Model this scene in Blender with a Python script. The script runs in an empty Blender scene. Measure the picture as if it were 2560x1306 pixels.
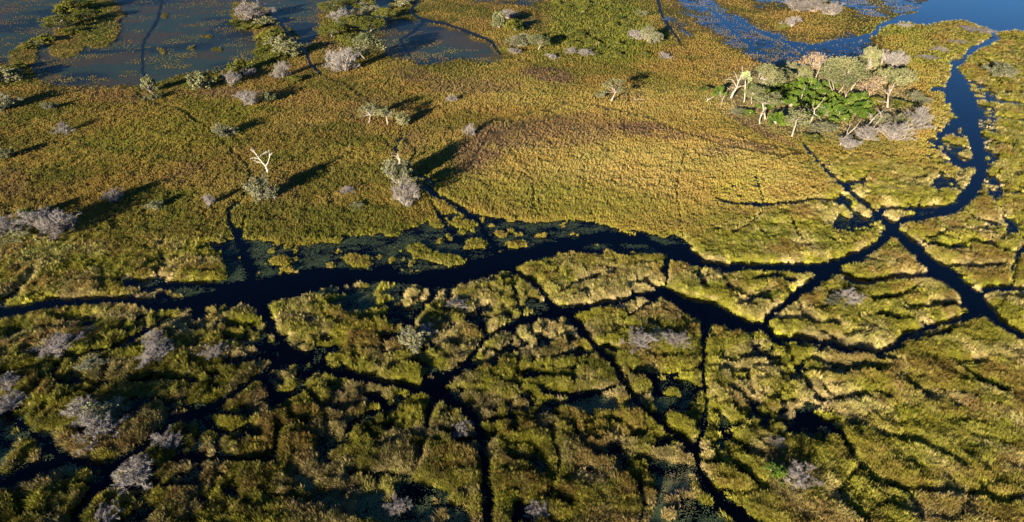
import bpy, math, random
import numpy as np
from mathutils import Vector, Matrix
R_ = math.radians
sc = bpy.context.scene
COL = sc.collection

# ------------------------------------------------------------------ camera, sky, sun, exposure
FPX, PITCH, CAMH = 1550.0, 33.4, 80.0            # focal length in photo pixels (2560 wide), pitch down, height above the water
CX, CY = 1280.0, 653.0
cam_d = bpy.data.cameras.new('camera'); cam = bpy.data.objects.new('camera', cam_d); COL.objects.link(cam)
cam.location = (0, 0, CAMH); cam.rotation_euler = (R_(90 - PITCH), 0, 0)
cam_d.sensor_width = 36; cam_d.lens = 36 * FPX / 2560; cam_d.clip_start = 1; cam_d.clip_end = 20000
sc.camera = cam
SUN_AZ, SUN_EL = 28.5, 11.5                       # light travels to the right of forward; sun is behind the camera, low
w = bpy.data.worlds.new('World'); sc.world = w; w.use_nodes = True
wn = w.node_tree.nodes; wl = w.node_tree.links; wn.clear()
sky = wn.new('ShaderNodeTexSky'); sky.sky_type = 'NISHITA'; sky.sun_disc = False
sky.sun_elevation = R_(SUN_EL); sky.sun_rotation = R_(180 + SUN_AZ); sky.air_density = 0.8; sky.dust_density = 0.0; sky.ozone_density = 6.0
bg = wn.new('ShaderNodeBackground'); bg.inputs['Strength'].default_value = 0.055
wo = wn.new('ShaderNodeOutputWorld'); wl.new(sky.outputs[0], bg.inputs[0]); wl.new(bg.outputs[0], wo.inputs[0])
sd = bpy.data.lights.new('sun', 'SUN'); sun = bpy.data.objects.new('sun', sd); COL.objects.link(sun)
sd.energy = 5.0; sd.angle = R_(0.55); sd.color = (1.0, 0.84, 0.61)
az, el = R_(SUN_AZ), R_(SUN_EL)
LD = Vector((math.sin(az) * math.cos(el), math.cos(az) * math.cos(el), -math.sin(el)))
sun.rotation_euler = LD.to_track_quat('-Z', 'Y').to_euler()
sc.view_settings.view_transform = 'Standard'; sc.view_settings.look = 'None'
sc.view_settings.exposure = 1.6; sc.view_settings.gamma = 1.0
sc.cycles.max_bounces = 4; sc.cycles.diffuse_bounces = 2; sc.cycles.glossy_bounces = 2
sc.cycles.transparent_max_bounces = 4

# ------------------------------------------------------------------ ground plane <-> photo coordinates
SP, CP = math.sin(R_(PITCH)), math.cos(R_(PITCH))
def ground(px, py, z=0.0):
    x = (np.asarray(px, float) - CX) / FPX; y = (CY - np.asarray(py, float)) / FPX
    dy = CP + y * SP; dz = -SP + y * CP
    t = (z - CAMH) / dz
    return x * t, dy * t
def to_px(X, Y, Z=0.0):
    Z = Z - CAMH
    dep = Y * CP - Z * SP; up = Y * SP + Z * CP
    return CX + FPX * X / dep, CY - FPX * up / dep
def height_at(px, py, top):                       # height of something standing at (px,py) whose top is seen at row 'top'
    X, Y = ground(px, py); y = (CY - top) / FPX
    return CAMH + Y * (-SP + y * CP) / (CP + y * SP)
def mpp(px, py):                                  # metres per photo pixel there
    X, Y = ground(px, py); return (Y * CP + CAMH * SP) / FPX

# ------------------------------------------------------------------ noise
def _h(ix, iy, s):
    n = (ix * 374761393 + iy * 668265263 + s * 974634777) & 0xffffffff
    n = ((n ^ (n >> 13)) * 1274126177) & 0xffffffff
    n = ((n ^ (n >> 16)) * 2246822519) & 0xffffffff
    return ((n ^ (n >> 15)) & 0xffffff) / float(0xffffff)
def vn(x, y, s=0):
    ix = np.floor(x).astype(np.int64); iy = np.floor(y).astype(np.int64)
    fx = x - ix; fy = y - iy; fx = fx*fx*(3-2*fx); fy = fy*fy*(3-2*fy)
    a = _h(ix, iy, s); b = _h(ix+1, iy, s); c = _h(ix, iy+1, s); d = _h(ix+1, iy+1, s)
    return (a*(1-fx)+b*fx)*(1-fy) + (c*(1-fx)+d*fx)*fy
def fbm(x, y, s=0, o=3):
    t = 0; a = 1; n = 0
    for k in range(o):
        t = t + a * vn(x*(1.97**k)+k*17.3, y*(1.97**k)-k*9.1, s+k*7); n += a; a *= .5
    return t / n
def worley(x, y, s=0):                            # distance to nearest cell point and that cell's random value
    ix = np.floor(x).astype(np.int64); iy = np.floor(y).astype(np.int64)
    best = np.full(x.shape, 9.0); second = best.copy(); cid = np.zeros(x.shape)
    for dx in (-1, 0, 1):
        for dy in (-1, 0, 1):
            jx, jy = ix+dx, iy+dy
            qx = jx + .1 + .8*_h(jx, jy, s); qy = jy + .1 + .8*_h(jx, jy, s+1)
            d = np.hypot(x-qx, y-qy); m = d < best
            second = np.where(m, best, np.minimum(second, d))
            best = np.where(m, d, best); cid = np.where(m, _h(jx, jy, s+2), cid)
    return best, second, cid
def sst(a, b, x):
    t = np.clip((x-a)/(b-a), 0, 1); return t*t*(3-2*t)
def mix(a, b, t): return a*(1-t) + b*t

# ------------------------------------------------------------------ map of the delta, traced on the ground plane
MX0, MY0, ST = -320.0, -160.0, 2.0
MW, MH = 1600, 840
GX, GY = np.meshgrid(MX0 + ST*np.arange(MW), MY0 + ST*np.arange(MH))
S = np.full((MH, MW), 60.0)
def stroke(pts, field, pad=40):
    P = [(p[0], p[1], (p[2] if len(p) > 2 else None)) for p in pts]
    last = next(p[2] for p in P if p[2] is not None); Q = []
    for p in P:
        if p[2] is not None: last = p[2]
        Q.append((p[0], p[1], last))
    for (x0, y0, w0), (x1, y1, w1) in zip(Q[:-1], Q[1:]):
        m = pad + max(w0, w1)
        a = max(int((min(x0, x1)-m-MX0)/ST), 0); b = min(int((max(x0, x1)+m-MX0)/ST)+1, MW)
        c = max(int((min(y0, y1)-m-MY0)/ST), 0); d = min(int((max(y0, y1)+m-MY0)/ST)+1, MH)
        if a >= b or c >= d: continue
        X = GX[c:d, a:b]; Y = GY[c:d, a:b]
        L = (x1-x0)**2 + (y1-y0)**2 + 1e-6
        t = np.clip(((X-x0)*(x1-x0)+(Y-y0)*(y1-y0))/L, 0, 1)
        v = np.hypot(X-x0-t*(x1-x0), Y-y0-t*(y1-y0)) - (w0+(w1-w0)*t)/2
        field[c:d, a:b] = np.minimum(field[c:d, a:b], v)
def poly(pts, field=None, val=1.0):
    f = np.zeros((MH, MW), bool); n = len(pts)
    j = n-1
    for i in range(n):
        xi, yi = pts[i]; xj, yj = pts[j]
        if yi != yj:
            c = ((yi > GY) != (yj > GY)) & (GX < (xj-xi)*(GY-yi)/(yj-yi)+xi); f ^= c
        j = i
    if field is not None: field[f] = np.maximum(field[f], val)
    return f
def ell(cx, cy, rx, ry, a=0):
    ca, sa = math.cos(R_(a)), math.sin(R_(a)); X = GX-cx; Y = GY-cy
    return np.hypot((X*ca+Y*sa)/rx, (-X*sa+Y*ca)/ry)      # <1 inside
def blur(f, r, n=2):
    f = f.astype(float)
    for _ in range(n):
        for ax in (0, 1):
            g = np.concatenate([np.repeat(f.take([0], ax), r+1, ax), f, np.repeat(f.take([-1], ax), r, ax)], ax)
            c = np.cumsum(g, ax)
            f = (np.take(c, range(2*r+1, c.shape[ax]), ax) - np.take(c, range(0, c.shape[ax]-2*r-1), ax)) / (2*r+1)
    return f

CH = [
 # the main river across the middle, left to right
 [(-200,810,34),(0,785,34),(100,762,28),(200,752,22),(330,750,20),(400,764,24),(500,748,32),(600,735,48),(640,728,62),(720,708,52),(850,690,46),(950,685,38),(1020,697,32),(1100,692,46),(1180,680,52),(1260,655,52),(1340,630,36),(1420,610,32),(1500,595,28),(1560,592,26),(1620,603,16),(1690,645,22),(1760,660,18),(1850,668,20),(1950,668,20),(2040,672,28),(2100,655,24),(2180,625,24),(2210,600,28),(2225,570,32)],
 [(640,725,60),(700,735,40),(760,725,24),(860,700,20)],
 [(2225,565,22),(2190,535,17),(2150,500,15),(2110,465,14),(2065,425,10),(2030,385,6),(2010,362,5)],
 [(2225,570,22),(2260,550,15),(2330,540,17),(2390,520,30),(2430,480,42),(2455,430,38),(2450,390,42),(2436,340,40),(2424,300,60),(2404,250,84),(2394,212,62),(2385,182,26),(2380,158,18),(2405,155,10),(2425,130,12),(2460,110,12),(2490,95,12),(2480,72,12),(2470,50,20)],
 [(2200,520,12),(2260,526,10),(2340,521,12),(2400,515,20)],
 [(2225,570,34),(2270,610,38),(2330,665,42),(2400,712,48),(2440,760,62),(2480,790,42),(2530,830,26),(2620,880,26)],
 [(2460,725,18),(2530,722,13),(2640,722)],
 [(2530,722,12),(2530,670,13),(2545,635,13),(2570,612,16),(2640,580)],
 [(2470,465,7),(2500,520,8),(2530,570,8),(2570,608,10)],
 [(2440,790,24),(2380,800,15),(2310,820,15),(2260,842,20),(2240,870,22),(2180,885,14),(2120,872,12),(2050,857,12),(1990,847,12),(1940,845,18),(1910,820,28)],
 [(2090,672,30),(2060,692,34),(2010,725,32),(1970,755,22),(1930,785,20),(1910,812,26),(1880,818,28),(1830,800,42),(1780,783,60),(1720,765,52),(1660,732,28),(1600,740,16),(1540,755,14),(1480,765,16),(1420,776,28),(1360,787,20),(1300,800,20),(1240,830,17),(1200,860,14),(1170,900,15),(1130,937,20),(1090,970,32),(1040,968,18),(960,955,16),(900,943,34),(840,930,26),(780,903,20),(730,872,22),(700,840,24),(672,800,30),(652,760,40),(635,735,52)],
 [(1665,735,16),(1666,690,11),(1668,655,20),(1692,620,9),(1707,590,6)],[(1707,590,4),(1700,540,4),(1690,480,4),(1705,410,4),(1722,360,4)],
 [(1740,650,40),(1710,625,18),(1670,620,10)],
 [(2085,675,12),(2130,705,18),(2180,706,11),(2240,695,14),(2330,687,18)],
 [(640,740,54),(620,660,32),(606,612,24),(595,582,20),(575,562,8),(573,530,7),(588,512,8),(600,506,10)],
 [(605,585,10),(615,545,5)],
 [(1250,660,20),(1225,600,17),(1190,545,12),(1150,522,10),(1095,488,10),(1060,468,12)],
 [(1155,610,11),(1125,575,13),(1095,535,8),(1075,500,4)],
 [(1265,662,10),(1320,700,10),(1350,722,12),(1372,757,19),(1405,778,22)],
 [(1278,690,6),(1288,745,7),(1310,782,10)],
 [(1110,712,10),(1065,758,12),(1030,800,16),(1000,832,10),(950,850,6)],
 [(1195,760,10),(1213,832,15)],
 [(1420,780,26),(1450,820,22),(1490,870,18),(1540,920,17),(1575,980,17),(1630,1040,19),(1690,1090,19),(1740,1130,28),(1750,1180,26),(1790,1240,36),(1850,1290,52),(1940,1360,70)],
 [(1770,800,42),(1757,860,17),(1760,940,17),(1765,1000,17),(1760,1060,26),(1742,1110,22)],
 [(1775,1063,9),(1840,1105,9),(1900,1150,6)],
 [(1938,845,9),(1970,870,8),(1985,920,8),(2020,965,8),(2060,1000,12),(2056,1040,13),(2010,1062,14),(1975,1085,16)],
 [(2062,1003,9),(2100,998,6),(2170,990,4)],
 [(2056,1050,14),(2100,1090,16),(2140,1150,10),(2180,1200,8),(2260,1225,7),(2400,1236,5),(2560,1255),(2700,1270)],
 [(2150,1165,8),(2102,1225,8)], [(2262,1228,6),(2310,1306,9),(2340,1400)],
 [(1090,975,42),(1150,1010,28),(1192,1048,28),(1205,1100,30),(1215,1180,26),(1220,1240,34),(1222,1320,40),(1222,1460)],
 [(1090,990,30),(1070,1040,15),(1060,1100,11),(1045,1170,9),(1030,1220,12)],
 [(1025,985,11),(990,1015,12),(920,1035,12),(880,1060,17),(872,1100,10),(830,1112)],
 [(1095,1070,7),(1150,1097,11),(1195,1103,14)],
 [(730,880,32),(690,910,22),(620,960,22),(560,1000,24),(480,1035,26),(430,1050,26),(390,1095,28),(340,1135,32),(290,1165,38),(250,1215,34),(210,1270,32),(180,1320,32),(120,1460)],
 [(290,1165,30),(220,1160,26),(150,1140,34),(90,1090,24),(40,1050,30),(-40,1030,24),(-200,1020)],
 [(150,1160,30),(60,1190,34),(-20,1220,24),(-200,1240)],
 [(672,790,24),(672,860,17),(690,905,20)],
 [(460,788,7),(400,810,8),(340,840,12),(280,870,12),(200,890,9),(110,885,5)],
 [(85,690,6),(30,738,9),(-20,765,10)],
 [(330,745,7),(350,727,7),(400,712,9),(500,712,9),(600,718,14)],
 [(225,708,3),(330,694,4),(385,660,4),(470,622,4)],
 [(560,905,12),(670,888,20)], [(655,945,24),(692,985,24)], [(540,1032,14),(640,1035,13)],
 [(440,1152,16),(500,1141,13),(600,1150),(690,1150,17)], [(622,1040,10),(632,1080,10)], [(700,1070,12),(688,1145,20)],
 [(270,1222,14),(380,1215,12),(500,1208,14)],
 [(1385,982,12),(1430,986,13),(1500,975,9),(1550,965,8)], [(1480,985,12),(1400,1010,10),(1350,1030,8)],
 [(1215,1052,12),(1290,1045,9)], [(1575,930,10),(1625,935,11),(1655,955,8)], [(1620,945,7),(1665,990,8),(1745,1000,6)],
 [(1650,1045,7),(1690,1010,7),(1750,975,8)],
 [(2000,715,8),(1990,745,10)], [(1850,760,4),(1925,735,5)], [(1560,800,5),(1650,745,6)],
 [(2330,760,4),(2420,765,14)], [(2230,905,8),(2185,888,12)],
 [(870,1180,12),(1030,1190,9),(1040,1200)],
 # upper left and top
 
 
 
 [(1300,155,3),(1345,165,3),(1405,182,3)],
 [(1700,105,4),(1720,125,4),(1730,160,4),(1762,192,4)],
 [(1785,30,6),(1830,75,6),(1870,110,6),(1900,135,4)],
 [(1840,45,6),(1900,80,6),(1960,100,6),(2015,135,4)],
 [(1970,105,6),(2030,118,7),(2080,108,8),(2150,98,8),(2190,82,8),(2205,62,10),(2245,50,10),(2330,42,24)],
 [(2400,240,12),(2480,250,8),(2600,266,4)], [(2450,285,5),(2600,308,3)], [(2330,222,9),(2390,225,16)],
 [(2390,310,30),(2350,340,16),(2340,370,6),(2400,400,10)], [(2360,400,8),(2440,412,12)],
 [(2036,384,4),(2050,400,4)], [(2100,410,3),(2115,465,4)],
 [(1790,500,5),(1835,510,6),(1925,514,7),(2000,505,7),(2085,500,5)], [(1890,440,4),(1906,490,5),(1905,530,4),(1878,562,5),(1830,585,4)],
 [(1085,460,4),(1050,440,5)], [(990,372,7),(1000,345,6)],
 [(1230,268,2),(1330,262,2),(1400,258,2),(1470,262,2)], [(75,430,4),(90,500,4)],
]
CH += [[(x, y, wv_) for x, y in q] for wv_, q in [   # the fine side leads inside the reed islands
 (6,[(1590,700),(1640,714),(1662,722)]),(6,[(1818,726),(1858,736),(1909,743),(1929,755)]),(5,[(1980,555),(2000,597)]),(6,[(2195,784),(2225,794),(2252,800)]),
 (6,[(2259,753),(2273,767),(2323,768),(2400,765)]),(6,[(2010,804),(2037,814),(2080,809),(2097,813)]),(5,[(2000,767),(2010,800)]),(5,[(1919,794),(1996,804)]),(6,[(2414,531),(2444,551),(2495,561)]),
 (6,[(2374,662),(2441,672),(2508,666)]),(5,[(2424,602),(2475,612),(2508,632)]),(6,[(2478,605),(2491,622),(2535,632)]),(6,[(2050,827),(2104,862)]),(8,[(2272,844),(2340,837),(2384,824)]),
 (6,[(1864,935),(1891,990),(1919,1031),(1953,1058)]),(7,[(1813,1092),(1864,1123),(1905,1150)]),(7,[(1837,1160),(1878,1195),(1912,1229)]),(6,[(1751,1154),(1837,1164)]),(5,[(2246,939),(2280,969),(2349,1007)]),
 (6,[(2434,1195),(2472,1246),(2520,1262)]),(7,[(2096,1229),(2110,1263),(2161,1302)]),(9,[(280,911),(260,949),(239,980)]),(9,[(328,952),(410,945),(505,950)]),(7,[(0,937),(85,915)]),(8,[(799,1150),(820,1130),(860,1106)]),
 (7,[(565,812),(650,817)]),(6,[(1215,790),(1282,786)]),(6,[(1500,690),(1450,700),(1400,730)]),(6,[(900,800),(960,790),(1020,800)]),(6,[(1300,900),(1290,960),(1330,1010)]),(6,[(1480,880),(1430,930),(1440,980)]),(6,[(1890,700),(1940,690),(1990,700)]),
 (5,[(1760,720),(1740,690),(1760,670)]),(6,[(2290,720),(2240,745),(2180,750)]),(6,[(2300,600),(2350,620),(2420,625)]),(6,[(2020,900),(2110,930),(2200,925)]),(6,[(1850,900),(1900,890),(1950,900)]),(7,[(750,960),(800,1010),(870,1030)]),(7,[(520,1090),(600,1080),(660,1090)]),(7,[(60,1000),(110,960),(100,900)]),
 (6,[(1550,1080),(1540,1140),(1580,1200)]),(6,[(1380,1100),(1400,1170),(1370,1240)]),(5,[(2380,900),(2440,950),(2520,980)])]]
CH = [[(p[0], p[1], p[2]-.14*max(p[2]-18, 0)) if len(p) > 2 else p for p in c] for c in CH]
TR = np.full((MH, MW), 60.0)
FLOW = [[(1640,-20,7),(1655,40,7),(1680,80,8),(1700,105,5)],[(360,195,7),(355,140,7),(362,100,7),(395,50,9),(405,0,8),(410,-160)],
 [(690,45,8),(730,95,8),(765,130,9),(775,155,8),(800,185,7)],
 [(1045,0,7),(1028,32,7),(1060,52,7),(1110,58,7),(1170,80,7),(1230,105,7),(1250,135,7)],
 [(1062,53,7),(1035,80,7),(1000,100,6),(1025,140,6)]]
for c in CH:
    wmax = max(p[2] for p in c if len(p) > 2)
    stroke(c, TR if wmax <= 4.5 else S)
for c in [[(603,506,5),(613,492,4),(610,465,4),(630,440,4),(615,410,4),(570,370,4),(520,325,4),(480,292,4),(440,270,4),(370,256,4),(347,235,5),(358,212,5)],[(800,185,5),(830,200,4),(860,207,4),(905,240,3),(930,262,3)],
          [(1110,330,3),(1210,310,3),(1290,290,3),(1370,275,3),(1420,262,3)],[(1180,400,3),(1220,350,3),(1300,315,3),(1400,290,3)],[(1470,262,2),(1600,290,2),(1700,330,3),(1830,370,3),(1950,392,3),(2010,385,3)],[(950,340,3),(990,380,3),(975,420,4)],[(1010,345,3),(1040,380,3),(1030,400,3)],[(630,440,3),(655,455,3)],[(540,150,3),(600,160,3)],[(1280,425,2),(1330,450,2),(1330,510,2),(1345,540,2)],[(90,500,4),(100,540,4)],[(1830,330,3),(1900,360,2),(2010,385,2)]]:
    stroke([(p[0], p[1], p[2]+2) for p in c], TR)
# pads / weed zones (still water crowded with floating leaves) and drier islets inside them
PAD = np.zeros((MH, MW))
for p, v in [
 ([(470,612),(600,600),(760,618),(860,600),(960,585),(1020,575),(1130,535),(1180,530),(1230,545),(1330,555),(1410,552),(1500,562),(1600,578),(1700,592),(1735,618),(1745,655),(1690,655),(1650,640),(1500,640),(1400,640),(1300,665),(1260,700),(1100,725),(900,712),(760,722),(670,770),(560,745),(430,745),(370,722),(240,708),(370,690),(430,700),(570,700),(560,640),(470,625)],1.),
 ([(2080,480),(2160,510),(2205,560),(2190,590),(2110,590),(2060,578),(2095,550),(2085,505)],.9),
 ([(2060,860),(2160,890),(2190,905),(2130,895),(2050,872)],.9), ([(1800,870),(1850,885),(1860,925),(1790,900)],.8),
 ([(1140,790),(1200,780),(1240,815),(1190,840)],.7), ([(1300,745),(1380,750),(1390,780),(1320,785)],1.),
 ([(800,740),(900,712),(1010,735),(1010,765),(900,790),(820,775)],.8), ([(960,790),(1060,740),(1090,730),(1040,800),(960,840)],.8),
 ([(1390,985),(1540,985),(1590,1040),(1490,1050),(1400,1020)],.75), ([(1620,950),(1745,950),(1745,1035),(1650,1040)],.8),
 ([(1630,1150),(1740,1160),(1770,1240),(1860,1306),(1900,1400),(1560,1400),(1640,1250)],.75),
 ([(0,1035),(120,1070),(200,1140),(180,1160),(80,1180),(-60,1240),(-60,1040)],.8),
 ([(300,1150),(200,1200),(60,1200),(0,1240),(60,1180),(200,1150)],.7),
 ([(700,1160),(860,1190),(1020,1190),(1190,1230),(1190,1330),(960,1330),(760,1260)],.55),
 ([(1940,1050),(2010,1050),(2000,1110),(1950,1110)],.9), ([(2320,190),(2440,190),(2500,240),(2490,330),(2510,420),(2490,480),(2400,520),(2320,480),(2300,400),(2350,300),(2360,260)],.8),
 ([(2480,440),(2520,500),(2560,590),(2520,600),(2480,500)],.8), ([(2330,400),(2420,400),(2400,500),(2330,480)],.55),
 ([(1790,440),(1920,450),(1930,530),(1860,520),(1780,500)],.4), ([(560,960),(640,950),(690,960),(640,980)],.6),
 ([(300,860),(420,830),(380,870),(260,900)],.7), ([(1760,655),(1900,672),(1830,690),(1760,680)],.7), ([(2380,895),(2440,890),(2480,940),(2400,930)],.6),
 ([(150,990),(60,900),(140,890),(220,900),(150,960)],.35), ([(440,1000),(560,940),(620,900),(680,905),(600,960),(470,1030)],.4),
 ([(2280,820),(2400,800),(2430,830),(2330,850),(2280,870)],.8),
]: poly(p, PAD, v)
SUB = np.zeros((MH, MW))                          # flooded, half drowned flats
for p, v in [
 ([(-200,-160),(1000,-160),(980,20),(940,120),(880,60),(830,20),(800,30),(800,90),(760,120),(690,60),(640,60),(600,55),(640,100),(660,150),(560,175),(470,185),(370,215),(130,225),(60,190),(-10,150),(-200,140)],1.),
 ([(950,60),(1060,45),(1240,110),(1290,150),(1100,165),(960,150)],.8),
 ([(1700,-160),(1800,10),(1960,110),(1930,170),(1830,130),(1760,70),(1690,30)],.8), ([(1640,30),(1670,20),(1740,90),(1720,110)],.8),
 ([(1900,70),(2030,110),(2190,75),(2200,100),(2190,160),(2100,150),(2000,170),(1900,140)],1.),
 ([(1860,-160),(2330,-160),(2330,30),(2200,60),(2100,75),(2150,30),(2000,20),(1880,30)],.65), ([(1170,-160),(1400,-160),(1380,15),(1170,15)],.7),
 ([(1280,60),(1340,30),(1380,40),(1340,90)],.5),
]: poly(p, SUB, v)
LAKE = poly([(2320,-160),(2345,-20),(2290,25),(2310,62),(2400,50),(2480,78),(2720,82),(2720,-160)]).astype(float)
poly([(2240,40),(2330,30),(2330,60),(2280,62)], LAKE, 1.0)
ISL = np.full((MH, MW), 9.0)
for e in [(700,655,26,15,0),(895,648,42,13,0),(1185,613,34,13,0),(1120,650,44,16,12),(1055,628,44,16,18),(1030,683,28,9,0),(490,655,72,46,8),(1290,612,28,9,0),(1255,590,14,9,0),(395,737,56,17,0),(735,650,6,4,0),(1160,560,36,12,10),(1100,560,30,14,0),
          (2240,540,30,12,5),(2165,535,12,10,30),(2430,235,6,6,0),(1230,750,36,16,0),(1010,760,12,7,0),
          (240,60,62,62,-35),(170,105,52,38,-30),(60,140,40,30,-30),(30,200,60,30,-20),(625,35,52,30,10),(690,110,44,55,60),(700,170,40,30,0),(740,160,34,24,0),(600,190,60,20,0),(150,30,6,3,0),(480,120,10,5,0),(545,125,12,5,0),(405,128,10,7,0),(520,92,12,5,0),(275,10,26,12,30),(300,38,18,10,0),(410,40,10,8,0),
          (2190,60,26,14,0),(2240,60,22,12,0),(2060,25,90,16,6),(2330,115,150,50,3),(2160,85,30,10,10),(1990,85,20,6,0),(2100,50,70,14,12),(2335,75,34,9,5),(2015,70,12,10,0)]:
    ISL = np.minimum(ISL, ell(*e))
MAR = np.zeros((MH, MW))
poly([(-200,560),(60,545),(200,560),(330,640),(420,600),(560,600),(600,700),(760,700),(1100,690),(1280,650),(1660,650),(1740,600),(1850,575),(1960,525),(2090,485),(2060,400),(2200,400),(2340,420),(2370,300),(2340,100),(2200,60),(2720,60),(2720,1600),(-200,1600)], MAR, 1.0)
MAR = blur(MAR, 16)
FLAT = np.zeros((MH, MW))                         # the lower right, where the reed lies in long combed ridges
poly([(2060,1000),(2170,960),(2250,900),(2420,830),(2560,880),(2720,900),(2720,1600),(1900,1600),(2100,1240),(2140,1150)], FLAT, 1.0)
FLAT = blur(FLAT, 20)
GRV = blur(poly([(1790,235),(1830,190),(1960,150),(2100,160),(2230,170),(2290,240),(2290,300),(2200,340),(2090,345),(1990,340),(1900,310),(1820,280)]).astype(float), 6)
RED = np.zeros((MH, MW))
for e, v in [((1210,370,90,50,-35),1.),((1420,340,190,34,-6),.6),((1330,330,180,34,-10),.7),((1370,190,75,18,8),1.),((1620,330,110,20,8),1.),((1850,360,110,12,12),.7),((1900,325,110,10,28),.8),((1180,220,120,22,0),.5),((1040,190,70,20,10),.5),((560,235,130,14,3),.7),((830,110,60,25,40),.7),((300,50,80,30,0),.3),((2450,1030,60,30,20),.8),((1560,1010,60,20,5),.6),((1700,1230,50,70,0),.6),((460,440,60,20,-20),.5),((1020,360,50,30,0),.5),((300,240,90,20,0),.5),((1800,380,60,16,0),.5),((340,150,50,20,-10),.5),((1560,240,60,14,0),.4),((2400,330,40,12,0),.2),((1700,560,40,12,0),.3),((30,460,50,40,0),.5),((2480,720,1,1,0),0),((880,100,50,30,0),.4),((950,280,90,40,0),.35),((700,480,60,30,-20),.35)]:
    RED = np.maximum(RED, v*sst(1.25, .6, ell(*e)))
GRN = np.zeros((MH, MW))                          # fresher green growth
for e, v in [((1500,60,150,110,10),1.),((1420,110,120,50,0),.8),((880,60,80,80,0),.9),((240,60,60,60,0),.9),((690,130,50,60,60),.8),((1250,1150,60,140,-10),1.),((1300,900,140,100,0),.7),((1250,980,120,30,25),.8),((1420,505,340,52,5),.62),((1120,640,60,20,15),.9),((450,330,220,70,-5),.6),((220,620,150,50,0),.6),((2200,860,60,20,10),.6),((700,790,60,40,30),.7),((2250,70,100,30,0),.7),((2300,130,80,40,20),.7),((1780,1250,60,60,0),.4),((2200,1000,120,40,25),.6),((2180,1180,40,60,0),.5),((480,1240,120,40,0),.7),((450,1150,100,30,0),.5),((900,900,120,20,5),.7),((1600,100,60,60,0),.6),((60,190,60,30,0),.6),((1850,270,60,20,20),.3),((1850,600,120,20,0),.4),((2350,600,80,40,40),.4),((1450,700,120,20,0),.3),((1700,750,60,30,0),.3)]:
    GRN = np.maximum(GRN, v*sst(1.35, .5, ell(*e)))
GLD = np.zeros((MH, MW))                          # dry pale gold meadow
for e, v in [((1500,440,420,130,4),1.),((1800,420,320,90,15),.9),((2300,360,160,60,20),.5),((1650,270,300,60,0),.6),((1500,20,1,1,0),0),((2400,330,200,300,0),.4),((1250,230,200,60,0),.4)]:
    GLD = np.maximum(GLD, v*sst(1.3, .4, ell(*e)))
TR2 = np.full((MH, MW), 60.0)
for c in FLOW: stroke(c, TR2)
PADb = blur(PAD, 7); SUBb = blur(SUB, 8, 2); LAKEb = blur(LAKE, 2)
def samp(F, px, py):
    u = np.clip((px-MX0)/ST, 0, MW-1.001); v = np.clip((py-MY0)/ST, 0, MH-1.001)
    i = u.astype(int); j = v.astype(int); fu = u-i; fv = v-j
    return (F[j, i]*(1-fu)+F[j, i+1]*fu)*(1-fv) + (F[j+1, i]*(1-fu)+F[j+1, i+1]*fu)*fv

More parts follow.
